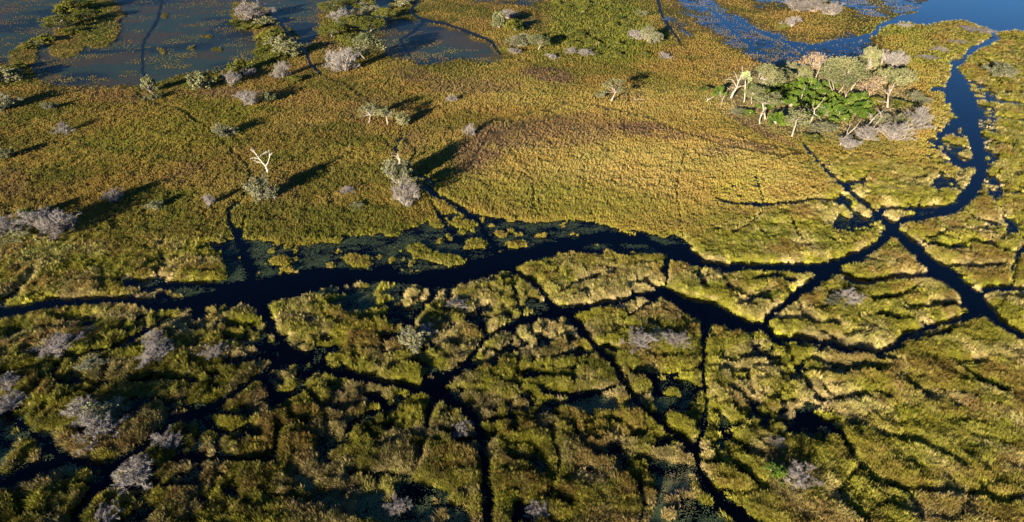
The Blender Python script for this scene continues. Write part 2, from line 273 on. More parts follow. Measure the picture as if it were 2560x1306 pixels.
RIDGE = np.array(ground(2400, 1200)) - np.array(ground(2200, 1075)); RIDGE /= np.hypot(*RIDGE)
def fields(X, Y):
    """everything the ground needs to know at world points X, Y"""
    px, py = to_px(X, Y)
    far = np.clip((np.hypot(X, Y)-60)/300, 0, 1)
    wx = (fbm(X/7, Y/7, 11, 3)-.5); wy = (fbm(X/7, Y/7, 23, 3)-.5)
    wx2 = (vn(X/1.6, Y/1.6, 31)-.5); wy2 = (vn(X/1.6, Y/1.6, 37)-.5)
    qx = px + 26*wx + 7*wx2; qy = py + 17*wy*(1-.55*far) + 5*wy2*(1-.6*far)
    mar = samp(MAR, px, py)
    dep = (Y*CP+CAMH*SP)/FPX; cosd = np.clip(Y/np.hypot(Y, CAMH), .3, 1)
    dlt = (.25+(.6-.25*sst(1300, 1900, px)*sst(1000, 800, py))*mar)*cosd/dep               # the near bank's growth hides this much of the water behind it
    wx3 = vn(X/.8, Y/.8, 33)-.5; wy3 = vn(X/.8, Y/.8, 39)-.5
    sx_, sy_ = px+9*wx+6*wx2+5*wx3, py+6*wy+5*wy2+4*wy3*(1-.5*far)
    s0 = samp(S, sx_, sy_)
    s = np.minimum(np.minimum(s0, samp(S, sx_, sy_-.5*dlt)), samp(S, sx_, sy_-dlt))
    tr = np.minimum(samp(TR, sx_, sy_), samp(TR, sx_, sy_-.6*dlt))
    pad = samp(PADb, qx, qy); sub = samp(SUBb, qx, qy); lake = samp(LAKEb, qx, qy)
    isl = samp(ISL, qx, qy); flat = samp(FLAT, px, py)
    grv = samp(GRV, qx, qy); red = samp(RED, qx, qy); grn = samp(GRN, qx, qy)
    inside = (px > MX0) & (px < MX0+ST*MW) & (py > MY0) & (py < MY0+ST*MH)
    # gaps inside the reed beds: thin meandering leads of water between cushions
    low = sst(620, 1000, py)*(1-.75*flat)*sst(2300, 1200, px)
    g1 = np.abs(fbm(X/12+3*wx, Y/8+3*wy, 51, 3)-.5)*2
    wgap = mar*(.012+.05*sst(.42, .6, vn(X/14, Y/9, 53))+.05*low*sst(.35, .6, vn(X/17, Y/13, 57)))*(1-.6*flat)
    gap = (g1-wgap)*60
    hole = (fbm(X/6+2*wx, Y/3+2*wy, 61, 4)-(.17+.16*low))*50
    land = np.minimum(s, np.where(mar > .3, np.minimum(gap, hole), 60))
    # pads: open water unless an islet stands there or the noise lets a clump through
    tuss = fbm(X/2.6, Y/2.6, 71, 2)
    padS = (.5-pad+.55*(fbm(X/5, Y/4, 73, 4)-.5))*26
    padS = np.where(pad > .3, np.maximum(padS, (tuss-(.60+.12*sst(.4,.9,pad)-.2*sst(2200, 2320, px)))*40), padS)
    padS = np.maximum(padS, (1-isl)*14)
    land = np.minimum(land, padS)
    land = np.minimum(land, (.5-lake)*24)
    weed = sst(.35, .6, np.minimum(pad, 1))*(land < 0)
    subm = sst(.38, .62, sub+.75*(fbm(X/8, Y/11, 75, 5)-.5))*(isl > 1)*(land > -50)
    return dict(dep=dep, st=samp(TR2, px+7*wx+3*wx2, py+4*wy), s0=s0, tr=tr, gld=samp(GLD, px, py), px=px, py=py, s=s, land=land, pad=pad, sub=sub, subm=subm, lake=lake, mar=mar, flat=flat, grv=grv, red=red, grn=grn, low=low, far=far, isl=isl, wx=wx, wy=wy, tuss=tuss, inside=inside)
def heights(X, Y, f):
    land = f['land']; bank = sst(-1.0, 5.0, land)*(1-.75*f['mar']*(1-sst(0, .75, land*f['dep'])))
    # cushions of reed
    cx = X/9.0+2.6*f['wx']; cy = Y/3.4+2.6*f['wy']
    d1, d2, cid = worley(cx, cy, 3)
    puff = np.sqrt(np.clip(1-(d1/.85)**2, 0, 1))*(.55+.45*cid)
    e1, e2, cid2 = worley(X/1.9+f['wx'], Y/1.7+f['wy'], 9)
    puff2 = np.sqrt(np.clip(1-(e1/.9)**2, 0, 1))
    al = X*RIDGE[0]+Y*RIDGE[1]; ac = -X*RIDGE[1]+Y*RIDGE[0]
    rd = fbm(ac/3.0+2.2*f['wx'], al/17, 91, 3)
    big = fbm(X/14, Y/14, 95, 2)
    fl = f['flat']
    fine = fbm(X/1.1, Y/1.1, 93, 3)-.5
    mound = (1-fl)*(puff*.75+puff2*.16) + fl*(sst(.3, .72, rd)*.7+.15*puff2)+.5*fine
    edge = np.exp(-np.clip(land*f['dep'], 0, 60)/.7)*sst(60, 30, land)
    m = f['mar']
    zdry = .10+.28*sst(.35, .8, fbm(X/1.9, Y/1.9, 97, 3))*(1-.7*f['grv'])+.25*f['grv']
    zmar = .3+.85*mound*(.35+1.1*big)*(1+.15*f['low'])+.3*edge
    z = -.35+bank*(.40+(1-m)*zdry+m*zmar)
    z = np.where(land < 0, -.35+.35*sst(-4, 0, land), z)
    z = np.where(land > 0, z-(z-.03)*sst(.8, -1.2, f['tr']), z)
    z = np.where((land > 0), z-(z-.02)*sst(.8, -1.2, f['st']), z)
    zsub = np.where(f['px'] < 1450, .015, -.03)+.05*fbm(X/2, Y/2, 99, 2)
    z = np.where(f['s'] > 0, mix(z, np.minimum(z, zsub), f['subm']), z)
    return z, mound, edge, rd, puff, cid
C = lambda *a: np.array(a)
GOLD, OLIVE, ORNG, PURP = C(.35,.265,.06), C(.14,.15,.024), C(.33,.20,.05), C(.22,.13,.085)
LIME, STRAW, GREEN = C(.38,.37,.04), C(.56,.44,.24), C(.075,.115,.02)
def tint_of(X, Y, f, h, rnd, rnd2):
    z, mound, edge, rd, puff, cid = h
    V = lambda a: a[:, None]
    n1 = fbm(X/22, Y/16, 201, 3); n2 = fbm(X/6, Y/5, 203, 3); n3 = fbm(X/60, Y/50, 207, 2)
    dry = GOLD*V(np.ones_like(X))
    dry = mix(dry, OLIVE, V(sst(.42, .68, n1*.5+n2*.5+.25*(f['grn']-.2)+.3*(rnd-.5))))
    dry = mix(dry, C(.30,.20,.075)*V(np.ones_like(X)), V(.42*sst(.40, .62, fbm(X/34, Y/26, 219, 4)+.1*(rnd-.5))*(1-f['gld'])))
    pt = fbm(X/42, Y/30, 231, 4); pt2 = fbm(X/20, Y/14, 233, 3)
    dry = mix(dry, C(.33,.205,.06)*V(np.ones_like(X)), V(.5*sst(.50, .60, pt)*(1-f['grn'])))
    dry = mix(dry, C(.12,.13,.025)*V(np.ones_like(X)), V(.65*sst(.50, .40, pt2)*(1-.6*f['gld'])))
    dry = mix(dry, mix(GOLD, STRAW, .30)*1.12, V(.62*f['gld']*sst(.1, .6, rnd)*(1-f['grn']*.8)))
    dry = mix(dry, ORNG, V(.45*sst(.50, .75, fbm(X/13, Y/9, 211, 3)+.35*(rnd2-.5))*(1-f['grn']*.7)))
    dry = mix(dry, PURP, V(np.clip(f['red']*1.1*sst(.28, .48, n2+.4*(rnd-.3)), 0, 1)*.8))
    dry = mix(dry, LIME*.8, V(.55*f['grn']*sst(.3, .8, rnd2)))
    mm = OLIVE*.92*V(np.ones_like(X))
    mm = mix(mm, GREEN*1.3, V(sst(.45, .7, n2*.6+n1*.4+.35*(f['grn']-.3))*.8))
    mm = mix(mm, GOLD, V(.38*sst(.35, .75, rnd*.6+.4*cid-.1*f['low'])))
    mm = mix(mm, LIME, V(.85*edge*sst(.1, .6, rnd2)+.4*f['grn']*sst(.5, .9, rnd2)))
    mm = mix(mm, STRAW, V(np.clip(sst(.9, 1, rnd2)*.2+.8*edge*sst(.52, .62, fbm(X/6, Y/6, 217, 2)+.1*rnd), 0, 1)))
    mm = mm*V(.62+.76*sst(.25, .75, fbm(X/1.3, Y/1.3, 221, 2)))
    mm = mm*V((1-.56*f['low'])*(.86+.5*edge))  # reed colour darkened toward the lower left to stand in for light falloff
    mm = mix(mm, C(.22,.13,.04), V(.8*sst(.5, .66, fbm(X/7, Y/5, 213, 3)+.06*f['flat'])*(1-edge)))
    mm = mix(mm, LIME*.62, V(.6*sst(.52, .66, fbm(X/9, Y/4, 215, 3))))
    mm = mix(mm, PURP*1.3, V(.6*f['red']*sst(.3,.7,rnd)))
    dry = mix(dry, GREEN*(.7+1.3*rnd)[:, None], V(.75*sst(.45, .95, f['grn'])*sst(.75, .3, rnd2)))
    dry = mix(dry, LIME, V(.7*edge*(f['land'] < 20)*sst(.1, .6, rnd)))
    dry = dry*V(1-.22*(1-f['gld']))
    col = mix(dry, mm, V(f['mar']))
    col = mix(col, STRAW*.62+OLIVE*.3, V(.6*f['grv']))
    return col*V(.84+.32*rnd)

def coarse_scale(f, X, Y): return 1.0

# ------------------------------------------------------------------ helpers: materials, objects
def tag(o, label=None, cat=None, group=None, kind=None):
    if label: o['label'] = label
    if cat: o['category'] = cat
    if group: o['group'] = group
    if kind: o['kind'] = kind
    return o
def new_mat(name):
    m = bpy.data.materials.new(name); m.use_nodes = True
    n = m.node_tree.nodes; b = n['Principled BSDF']; return m, n, m.node_tree.links, b
def mesh_from(name, V, F, mats, fm=None, smooth=False):
    """V (n,3), F list of arrays of faces with equal length; fm material index per face"""
    me = bpy.data.meshes.new(name); V = np.asarray(V, np.float32)
    if not isinstance(F, list): F = [F]
    F = [np.asarray(a, np.int32) for a in F if len(a)]
    loops = np.concatenate([a.ravel() for a in F]); tot = np.concatenate([np.full(len(a), a.shape[1], np.int32) for a in F])
    me.vertices.add(len(V)); me.vertices.foreach_set('co', V.ravel())
    me.loops.add(len(loops)); me.loops.foreach_set('vertex_index', loops)
    me.polygons.add(len(tot)); me.polygons.foreach_set('loop_start', np.concatenate([[0], np.cumsum(tot)[:-1]]).astype(np.int32))
    me.polygons.foreach_set('loop_total', tot)
    if fm is not None: me.polygons.foreach_set('material_index', np.asarray(fm, np.int32))
    if smooth: me.polygons.foreach_set('use_smooth', np.ones(len(tot), bool))
    for m in mats: me.materials.append(m)
    me.update(calc_edges=True); me.validate(); return me

# ground material: colour of the soil / thatch stored as an attribute, broken up by noise
gm, n, l, b = new_mat('ground_thatch')
at = n.new('ShaderNodeAttribute'); at.attribute_name = 'tint'
wt = n.new('ShaderNodeAttribute'); wt.attribute_name = 'wet'
tc = n.new('ShaderNodeTexCoord')
nz = n.new('ShaderNodeTexNoise'); nz.inputs['Scale'].default_value = 1.7; nz.inputs['Detail'].default_value = 6; nz.inputs['Roughness'].default_value = .7
l.new(tc.outputs['Object'], nz.inputs['Vector'])
mr = n.new('ShaderNodeMapRange'); mr.inputs['From Min'].default_value = .3; mr.inputs['From Max'].default_value = .7; mr.inputs['To Min'].default_value = .55; mr.inputs['To Max'].default_value = 1.35
l.new(nz.outputs['Fac'], mr.inputs['Value'])
mx = n.new('ShaderNodeVectorMath'); mx.operation = 'MULTIPLY'; l.new(at.outputs['Color'], mx.inputs[0]); l.new(mr.outputs[0], mx.inputs[1])
l.new(mx.outputs[0], b.inputs['Base Color'])
ro = n.new('ShaderNodeMapRange'); ro.inputs['To Min'].default_value = .95; ro.inputs['To Max'].default_value = .5; l.new(wt.outputs['Fac'], ro.inputs['Value']); l.new(ro.outputs[0], b.inputs['Roughness'])
sp = n.new('ShaderNodeMapRange'); sp.inputs['To Min'].default_value = .05; sp.inputs['To Max'].default_value = .13; l.new(wt.outputs['Fac'], sp.inputs['Value']); l.new(sp.outputs[0], b.inputs['Specular IOR Level'])
bp = n.new('ShaderNodeBump'); bp.inputs['Strength'].default_value = .6; bp.inputs['Distance'].default_value = .25; l.new(nz.outputs['Fac'], bp.inputs['Height']); l.new(bp.outputs[0], b.inputs['Normal'])
# water
wm, n, l, b = new_mat('water')
b.inputs['Base Color'].default_value = (.0003, .0007, .0014, 1); b.inputs['Roughness'].default_value = .06; b.inputs['IOR'].default_value = 1.33; b.inputs['Specular IOR Level'].default_value = .24; b.inputs['Specular Tint'].default_value = (.24, .60, 1, 1)
tc = n.new('ShaderNodeTexCoord'); nz = n.new('ShaderNodeTexNoise'); nz.inputs['Scale'].default_value = 1.2; nz.inputs['Detail'].default_value = 3
l.new(tc.outputs['Object'], nz.inputs['Vector'])
bp = n.new('ShaderNodeBump'); bp.inputs['Strength'].default_value = .12; bp.inputs['Distance'].default_value = .06; l.new(nz.outputs['Fac'], bp.inputs['Height']); l.new(bp.outputs[0], b.inputs['Normal'])
# plants whose colour comes from the instance
def inst_mat(name, rough=.75, transl=.0):
    m, n, l, b = new_mat(name)
    a = n.new('ShaderNodeAttribute'); a.attribute_type = 'INSTANCER'; a.attribute_name = 'tint'
    l.new(a.outputs['Color'], b.inputs['Base Color'])
    b.inputs['Roughness'].default_value = rough; b.inputs['Specular IOR Level'].default_value = .15
    return m
grass_m = inst_mat('grass_blades'); pad_m = inst_mat('floating_leaves', .45)

# ------------------------------------------------------------------ water sheet and ground
Wd = 9000.0
wv = [(-Wd, -Wd, 0), (Wd, -Wd, 0), (Wd, Wd, 0), (-Wd, Wd, 0)]
wo_ = bpy.data.objects.new('water', mesh_from('water', wv, np.array([[0, 1, 2, 3]]), [wm])); COL.objects.link(wo_); tag(wo_, kind='structure')
def axis(a, b, step, lo, hi, grow=1.25):
    c = list(np.arange(a, b, step)); s = step; x = a; L = []
    while x > lo: s *= grow; x -= s; L.append(max(x, lo))
    s = step; x = c[-1]; Rr = []
    while x < hi: s *= grow; x += s; Rr.append(min(x, hi))
    return np.array(L[::-1]+c+Rr)
ax = axis(-300, 2860, 2.8, -2600, 5200); ay = axis(-60, 1500, 2.0, -352, 1900)
PX, PY = np.meshgrid(ax, ay); nx, ny = len(ax), len(ay)
X, Y = ground(PX.ravel(), PY.ravel())
f = fields(X, Y); h = heights(X, Y, f); z = h[0]
rng = np.random.default_rng(5)
one = np.full(X.shape, .5)
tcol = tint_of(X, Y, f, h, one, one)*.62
shore = (f['land'] < 1.5)
mud = C(.030, .026, .012)
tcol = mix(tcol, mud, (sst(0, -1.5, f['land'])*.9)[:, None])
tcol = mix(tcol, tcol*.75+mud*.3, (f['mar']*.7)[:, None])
rim = sst(-1.5, .5, f['land'])*sst(9, 2, f['land'])*(.2+.5*f['mar'])*(1-f['grv'])
tcol = mix(tcol, mix(STRAW*.55, LIME*.5, sst(.4, .6, fbm(X/9, Y/9, 305, 2))[:, None]), (rim*.8*sst(.3, .6, fbm(X/1.5, Y/1.5, 307, 2)))[:, None])
subcol = mix(C(.034,.054,.038), C(.062,.050,.026), sst(.45, .65, fbm(X/18, Y/12, 301, 3))[:, None])
subcol = mix(subcol, C(.014,.026,.030), sst(.5, .68, fbm(X/30, Y/22, 303, 2))[:, None])
tcol = mix(tcol, subcol, f['subm'][:, None])
stm = sst(1.2, -1, f['st'])
tcol = mix(tcol, C(.004, .009, .016), stm[:, None])
wet = np.clip(np.maximum(f['subm'], stm), 0, 1)
ii = np.arange(nx*ny).reshape(ny, nx)
Fq = np.stack([ii[1:, :-1], ii[1:, 1:], ii[:-1, 1:], ii[:-1, :-1]], -1).reshape(-1, 4)
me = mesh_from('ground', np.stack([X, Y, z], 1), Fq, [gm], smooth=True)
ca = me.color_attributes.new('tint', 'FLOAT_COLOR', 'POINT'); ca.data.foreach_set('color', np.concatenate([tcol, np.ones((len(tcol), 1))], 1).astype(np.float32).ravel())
wa = me.attributes.new('wet', 'FLOAT', 'POINT'); wa.data.foreach_set('value', wet.astype(np.float32))
go = bpy.data.objects.new('ground', me); COL.objects.link(go); tag(go, kind='structure')

# ------------------------------------------------------------------ tufts, reeds and floating leaves: uncountable ground cover
def blades(seed, n, rad, wid, lean, hv=(.6, 1.0), bend=.5):
    r = random.Random(seed); V = []; T = []; Q = []
    for _ in range(n):
        a = r.uniform(0, 6.283); d = rad*math.sqrt(r.random()); x, y = d*math.cos(a), d*math.sin(a)
        b = a+r.uniform(-.8, .8); le = lean*r.uniform(.3, 1.3); hh = r.uniform(*hv); ww = wid*r.uniform(.7, 1.3)
        t = r.uniform(0, 6.283); ux, uy = math.cos(t)*ww/2, math.sin(t)*ww/2
        k = len(V); mx_, my_ = x+math.cos(b)*le*.4*hh, y+math.sin(b)*le*.4*hh
        tx, ty = x+math.cos(b)*le*hh*(1+bend), y+math.sin(b)*le*hh*(1+bend)
        V += [(x-ux*.7, y-uy*.7, -.1), (x+ux*.7, y+uy*.7, -.1), (mx_+ux, my_+uy, hh*.6), (mx_-ux, my_-uy, hh*.6), (tx, ty, hh)]
        Q.append((k, k+1, k+2, k+3)); T.append((k+3, k+2, k+4))
    return V, [Q, T]
def padclump(seed, n, rad, size):
    r = random.Random(seed); V = []; F = []
    for _ in range(n):
        a = r.uniform(0, 6.283); d = rad*math.sqrt(r.random()); x, y = d*math.cos(a), d*math.sin(a); s = size*r.uniform(.5, 1.2)
        k = len(V); t0 = r.uniform(0, 6.28); zt = r.uniform(.0, .03); tx, ty = r.uniform(-.25, .25), r.uniform(-.25, .25)
        for q in range(6):
            c, s_ = math.cos(t0+q*1.0472), math.sin(t0+q*1.0472)
            V.append((x+s*c, y+s*s_, .012+zt+max(0, s*(c*tx+s_*ty))))
        F.append(tuple(range(k, k+6)))
    return V, [F]
def proto_col(name, protos, mat):
    c = bpy.data.collections.new(name)
    for i, (V, F) in enumerate(protos):
        o = bpy.data.objects.new('%s_%02d' % (name, i), mesh_from(name, V, F, [mat])); c.objects.link(o)
    return c
def scatter(name, X, Y, Z, rot, scl, tint, kind, col, label, cat):
    me = bpy.data.meshes.new(name); me.vertices.add(len(X))
    me.vertices.foreach_set('co', np.stack([X, Y, Z], 1).astype(np.float32).ravel())
    def A(nm, ty, v, key):
        a = me.attributes.new(nm, ty, 'POINT'); a.data.foreach_set(key, v.ravel())
    A('rot', 'FLOAT_VECTOR', rot.astype(np.float32), 'vector'); A('scl', 'FLOAT_VECTOR', scl.astype(np.float32), 'vector')
    A('tint', 'FLOAT_COLOR', np.concatenate([tint, np.ones((len(X), 1))], 1).astype(np.float32), 'color'); A('which', 'INT', kind.astype(np.int32), 'value')
    o = bpy.data.objects.new(name, me); COL.objects.link(o); tag(o, label, cat, kind='stuff')
    g = bpy.data.node_groups.new(name, 'GeometryNodeTree')
    g.interface.new_socket('Geometry', in_out='INPUT', socket_type='NodeSocketGeometry'); g.interface.new_socket('Geometry', in_out='OUTPUT', socket_type='NodeSocketGeometry')
    N = g.nodes; L = g.links; gi = N.new('NodeGroupInput'); gout = N.new('NodeGroupOutput')
    ip = N.new('GeometryNodeInstanceOnPoints'); ci = N.new('GeometryNodeCollectionInfo')
    ci.inputs['Collection'].default_value = col; ci.inputs['Separate Children'].default_value = True; ci.inputs['Reset Children'].default_value = True
    def NA(nm, ty):
        q = N.new('GeometryNodeInputNamedAttribute'); q.data_type = ty; q.inputs['Name'].default_value = nm
        return next(s for s in q.outputs if s.enabled and s.name == 'Attribute')
    L.new(gi.outputs[0], ip.inputs['Points']); L.new(ci.outputs[0], ip.inputs['Instance']); ip.inputs['Pick Instance'].default_value = True
    L.new(NA('which', 'INT'), ip.inputs['Instance Index'])
    e = N.new('FunctionNodeEulerToRotation'); L.new(NA('rot', 'FLOAT_VECTOR'), e.inputs[0]); L.new(e.outputs[0], ip.inputs['Rotation'])
    L.new(NA('scl', 'FLOAT_VECTOR'), ip.inputs['Scale']); L.new(ip.outputs[0], gout.inputs[0])
    md = o.modifiers.new('scatter', 'NODES'); md.node_group = g
    return o
def jitter_points(sx, sy, x0=-300, x1=2860, y0=-70, y1=1500, seed=1):
    r = np.random.default_rng(seed)
    gx, gy = np.meshgrid(np.arange(x0, x1, sx), np.arange(y0, y1, sy)); gx = gx.ravel()+r.uniform(0, sx, gx.size); gy = gy.ravel()+r.uniform(0, sy, gy.size)
    X, Y = ground(gx, gy); return X, Y, r
TUFT = proto_col('tuft_shape', [blades(i, 14, .20, .07, .17, (.5, 1.0), .4) for i in range(5)] + [blades(20+i, 34, .42, .036, .20, (.35, 1.0), .5) for i in range(5)], grass_m)
Xa, Ya, r1 = jitter_points(4.2, 2.3, y1=560, seed=1); Xb, Yb, r2 = jitter_points(3.7, 2.9, y0=560, seed=2)
Xt = np.concatenate([Xa, Xb]); Yt = np.concatenate([Ya, Yb])
ft = fields(Xt, Yt); ht = heights(Xt, Yt, ft)
rr = np.random.default_rng(77); ra, rb, rc, rd_ = (rr.random(len(Xt)) for _ in range(4))
clump = fbm(Xt/2.2, Yt/2.2, 401, 2)
dens = mix(sst(.2, .5, clump)*.5+.5, (.42+.58*sst(.25, .5, fbm(Xt/1.1, Yt/1.1, 405, 2)))*np.ones_like(clump), ft['mar'])
dens = dens*mix(np.ones_like(clump), .25+.5*sst(.4, .6, clump), ft['grv'])
dens = np.where(ft['subm'] > .5, np.where(ft['px'] > 1450, .12, .006)+.8*sst(np.where(ft['px'] > 1450, .44, .455)-.12*sst(.85, .5, ft['sub']), .62, fbm(Xt/14, Yt/9, 403, 4)), dens)
dens = dens*(1-.45*ft['red'])*(1-.6*sst(.08, .4, ft['sub'])*(ft['subm'] <= .5))
fringe = (ft['land'] > -2.2*(1-.5*ft['far'])) & (ft['land'] <= .4+.03*ft['mar']/ft['dep']) & (ft['lake'] < .3) & (ft['s'] < 4) & (fbm(Xt/1.4, Yt/1.4, 407, 2) > .60) & (rc < .35)
keep = (ft['tr'] > .3) & (ft['st'] > .3) & (ft['land'] > .4+.03*ft['mar']/ft['dep']) & (rc < dens)
keep = keep | (fringe & (ft['st'] > .3))
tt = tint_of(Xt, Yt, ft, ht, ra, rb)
hs = mix(.34+.45*ra*ra+.2*sst(.4, .7, clump)+.35*ft['grn'], .26+.30*rb+.45*rb**4+.30*ht[2], ft['mar'])
hs = hs*mix(1, .45, ft['grv'])*np.where(ft['subm'] > .5, .55, 1.0)
K = lambda a: a[keep]
wsc = K(.75+.45*rb)*(1+.3*K(ft['far']))*np.where(K(ft['subm']) > .5, .7, 1)
kind = np.where(K(ft['mar']) > .5, 5, 0)+(K(rd_)*4.999).astype(int)
wind = 2.2+2.6*(fbm(Xt/16, Yt/16, 601, 2)-.5)
rot = np.stack([-.12-.22*K(ft['mar'])+K(ra-.5)*.3, K(rb-.5)*.3, K(wind)+K(rc-.5)*1.2], 1)
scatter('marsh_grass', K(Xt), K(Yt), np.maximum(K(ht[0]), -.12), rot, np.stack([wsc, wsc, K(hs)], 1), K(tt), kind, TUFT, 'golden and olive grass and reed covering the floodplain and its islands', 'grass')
PADS = proto_col('leaf_shape', [padclump(i, 7, .6, .085) for i in range(5)], pad_m)
Xp, Yp, r3 = jitter_points(4.2, 2.6, y0=-20, seed=3)
fp = fields(Xp, Yp); q1, q2, q3 = (rr.random(len(Xp)) for _ in range(3))
dn = fbm(Xp/5, Yp/1.6, 501, 4)
dp = sst(.3, .7, fp['pad'])*(.10+.85*sst(.42, .58, dn))*sst(0, 7, fp['s0'])
dp = np.where(fp['s0'] > 1, dp, 0)
dp = np.maximum(dp, .5*sst(-5, 0, fp['land'])*sst(.46, .58, dn)*(fp['lake'] < .3)*(fp['sub'] < .3)*(fp['far'] < .45))
kp = (fp['land'] < .2) & (q1 < dp)
pt = mix(C(.085,.12,.055), C(.21,.18,.085), (q2*sst(.3, .8, fp['red']+.4*q3))[:, None])*(.6+.8*q3)[:, None]
Kp = lambda a: a[kp]; zz = np.zeros(kp.sum()); sw = Kp(.7+.6*q2)*(1+.6*Kp(fp['far']))
scatter('water_lilies', Kp(Xp), Kp(Yp), zz, np.stack([zz, zz, Kp(q3)*50], 1), np.stack([sw, sw, sw*0+1], 1), Kp(pt), (Kp(q1)*1e4 % 5).astype(int), PADS, 'small dark floating leaves crowding the still water beside the river', 'floating plants')
print('ground', nx*ny, 'tufts', keep.sum(), 'pads', kp.sum())

# ------------------------------------------------------------------ trees and bushes
def plant_mat(name, c0, c1, scale=.9, rough=.8):
    m, n, l, b = new_mat(name)
    tc = n.new('ShaderNodeTexCoord'); nz = n.new('ShaderNodeTexNoise'); nz.inputs['Scale'].default_value = scale; nz.inputs['Detail'].default_value = 5
    oi = n.new('ShaderNodeObjectInfo'); ad = n.new('ShaderNodeVectorMath'); ad.operation = 'ADD'
    l.new(tc.outputs['Object'], ad.inputs[0]); l.new(oi.outputs['Location'], ad.inputs[1]); l.new(ad.outputs[0], nz.inputs['Vector'])
    r = n.new('ShaderNodeValToRGB'); r.color_ramp.elements[0].position = .35; r.color_ramp.elements[1].position = .65
    r.color_ramp.elements[0].color = (*c0, 1); r.color_ramp.elements[1].color = (*c1, 1)
    l.new(nz.outputs['Fac'], r.inputs[0]); l.new(r.outputs[0], b.inputs['Base Color']); b.inputs['Roughness'].default_value = rough; b.inputs['Specular IOR Level'].default_value = .15
    return m
M_LILAC = plant_mat('bare_twigs', (.17, .152, .14), (.32, .30, .285))
M_STEM = plant_mat('grey_bark', (.30, .25, .21), (.50, .43, .37))
M_WHITE = plant_mat('bleached_wood', (.26, .22, .18), (.46, .40, .34), 2)
M_DEAD = plant_mat('bone_white_wood', (.50, .44, .38), (.74, .68, .60), 2)
M_OLIVE = plant_mat('grey_olive_leaves', (.10, .115, .05), (.22, .22, .10))
M_SHRUB = plant_mat('shrub_leaves', (.035, .052, .008), (.17, .17, .022))
M_BRIGHT = plant_mat('bright_green_leaves', (.035, .08, .010), (.13, .19, .018))
M_PALE = plant_mat('pale_green_fronds', (.30, .38, .16), (.45, .52, .26))
M_TAN = plant_mat('dry_tan_leaves', (.30, .22, .13), (.48, .36, .22))
class MB_:
    def __init__(s): s.V = []; s.Q = []; s.T = []
    def tube(s, P, Rr, n=5):
        k0 = len(s.V); up = Vector((.31, .17, .93))
        for i, p in enumerate(P):
            d = (P[min(i+1, len(P)-1)]-P[max(i-1, 0)]).normalized(); u = d.cross(up)
            if u.length < .1: u = d.cross(Vector((1, 0, 0)))
            u.normalize(); v = d.cross(u)
            for q in range(n):
                a = 6.28318*q/n; s.V.append(p+(u*math.cos(a)+v*math.sin(a))*Rr[i])
        for i in range(len(P)-1):
            for q in range(n):
                a = k0+i*n+q; b = k0+i*n+(q+1) % n; s.Q.append((a, b, b+n, a+n))
    def twig(s, p, q, w, r):
        d = q-p; u = d.cross(Vector((r.uniform(-1, 1), r.uniform(-1, 1), r.uniform(-1, 1)))).normalized()*w
        k = len(s.V); s.V += [p-u, p+u, q]; s.T.append((k, k+1, k+2))
    def leaf(s, p, sz, r):
        n = Vector((r.gauss(0, 1), r.gauss(0, 1), r.gauss(0, 1)+.3)).normalized(); u = n.orthogonal().normalized(); u.rotate(Matrix.Rotation(r.uniform(0, 6.28), 3, n)); v = n.cross(u)
        a = sz*r.uniform(.6, 1.3); b = a*r.uniform(.45, .8); k = len(s.V)
        s.V += [p-u*a, p-v*b, p+u*a, p+v*b]; s.Q.append((k, k+1, k+2, k+3))
def rdir(r, d, ang):
    o = d.orthogonal().normalized(); o.rotate(Matrix.Rotation(r.uniform(0, 6.283), 3, d)); return (d*math.cos(ang)+o*math.sin(ang)).normalized()
def crooked(r, p, d, L, k, wob, up=0.0):
    P = [p.copy()]; q = p.copy(); e = d.copy()
    for i in range(k):
        e = (rdir(r, e, r.uniform(0, wob))+Vector((0, 0, up))).normalized(); q = q+e*(L/k); P.append(q.copy())
    return P, e
def normed(mbs):
    """shift and scale several builders together to height 1 and width 1"""
    A = np.array([tuple(v) for m in mbs for v in m.V]); H = np.percentile(A[:, 2], 99.7); W = np.percentile(np.abs(A[:, :2]), 97)*2.1
    return [np.array([tuple(v) for v in m.V])/np.array([W, W, H]) for m in mbs]
def build_parts(kind, mbs, names, mats):
    return [(nm, mesh_from(kind+'_'+nm, v, [np.array(m.Q).reshape(-1, 4), np.array(m.T).reshape(-1, 3)], [mt])) for m, v, nm, mt in zip(mbs, normed(mbs), names, mats)]
def bare_bush(seed, leaf=0, matt=M_LILAC, lm=None):
    r = random.Random(seed); S1, S2, S3 = MB_(), MB_(), MB_()
    for i in range(13):
        a = 6.283*(i+r.random())/13; t = r.choice((.15, .5, .75, 1.0))*r.uniform(.8, 1.2); d = Vector((math.cos(a)*math.sin(t), math.sin(a)*math.sin(t), math.cos(t)))
        P, e = crooked(r, Vector((0, 0, -.2)), d, r.uniform(1.9, 2.6), 4, .35, .08); S1.tube(P, [.09, .075, .06, .05, .03], 4)
        for b in range(6):
            p = P[r.choice((1, 2, 3, 3, 4))]; P2, e2 = crooked(r, p, rdir(r, e, r.uniform(.3, 1.0)), r.uniform(.7, 1.3), 3, .4, .1); S1.tube(P2, [.035, .028, .02, .012], 3)
            for c in range(15):
                q = P2[r.choice((1, 2, 2, 3, 3))]; f_ = q+rdir(r, e2, r.uniform(.2, 1.2))*r.uniform(.3, .75); S2.twig(q, f_, .026, r)
                for g in range(3): S2.twig(q.lerp(f_, .6), q.lerp(f_, .6)+rdir(r, e2, r.uniform(.3, 1.4))*r.uniform(.2, .45), .02, r)
                if leaf and r.random() < leaf: [S3.leaf(f_+Vector((r.gauss(0, .12), r.gauss(0, .12), r.gauss(0, .1))), .13, r) for _ in range(5)]
    if leaf: return build_parts('bush', [S1, S2, S3], ['stems', 'twigs', 'foliage'], [M_STEM, matt, lm])
    return build_parts('bush', [S1, S2], ['stems', 'twigs'], [M_STEM, matt])
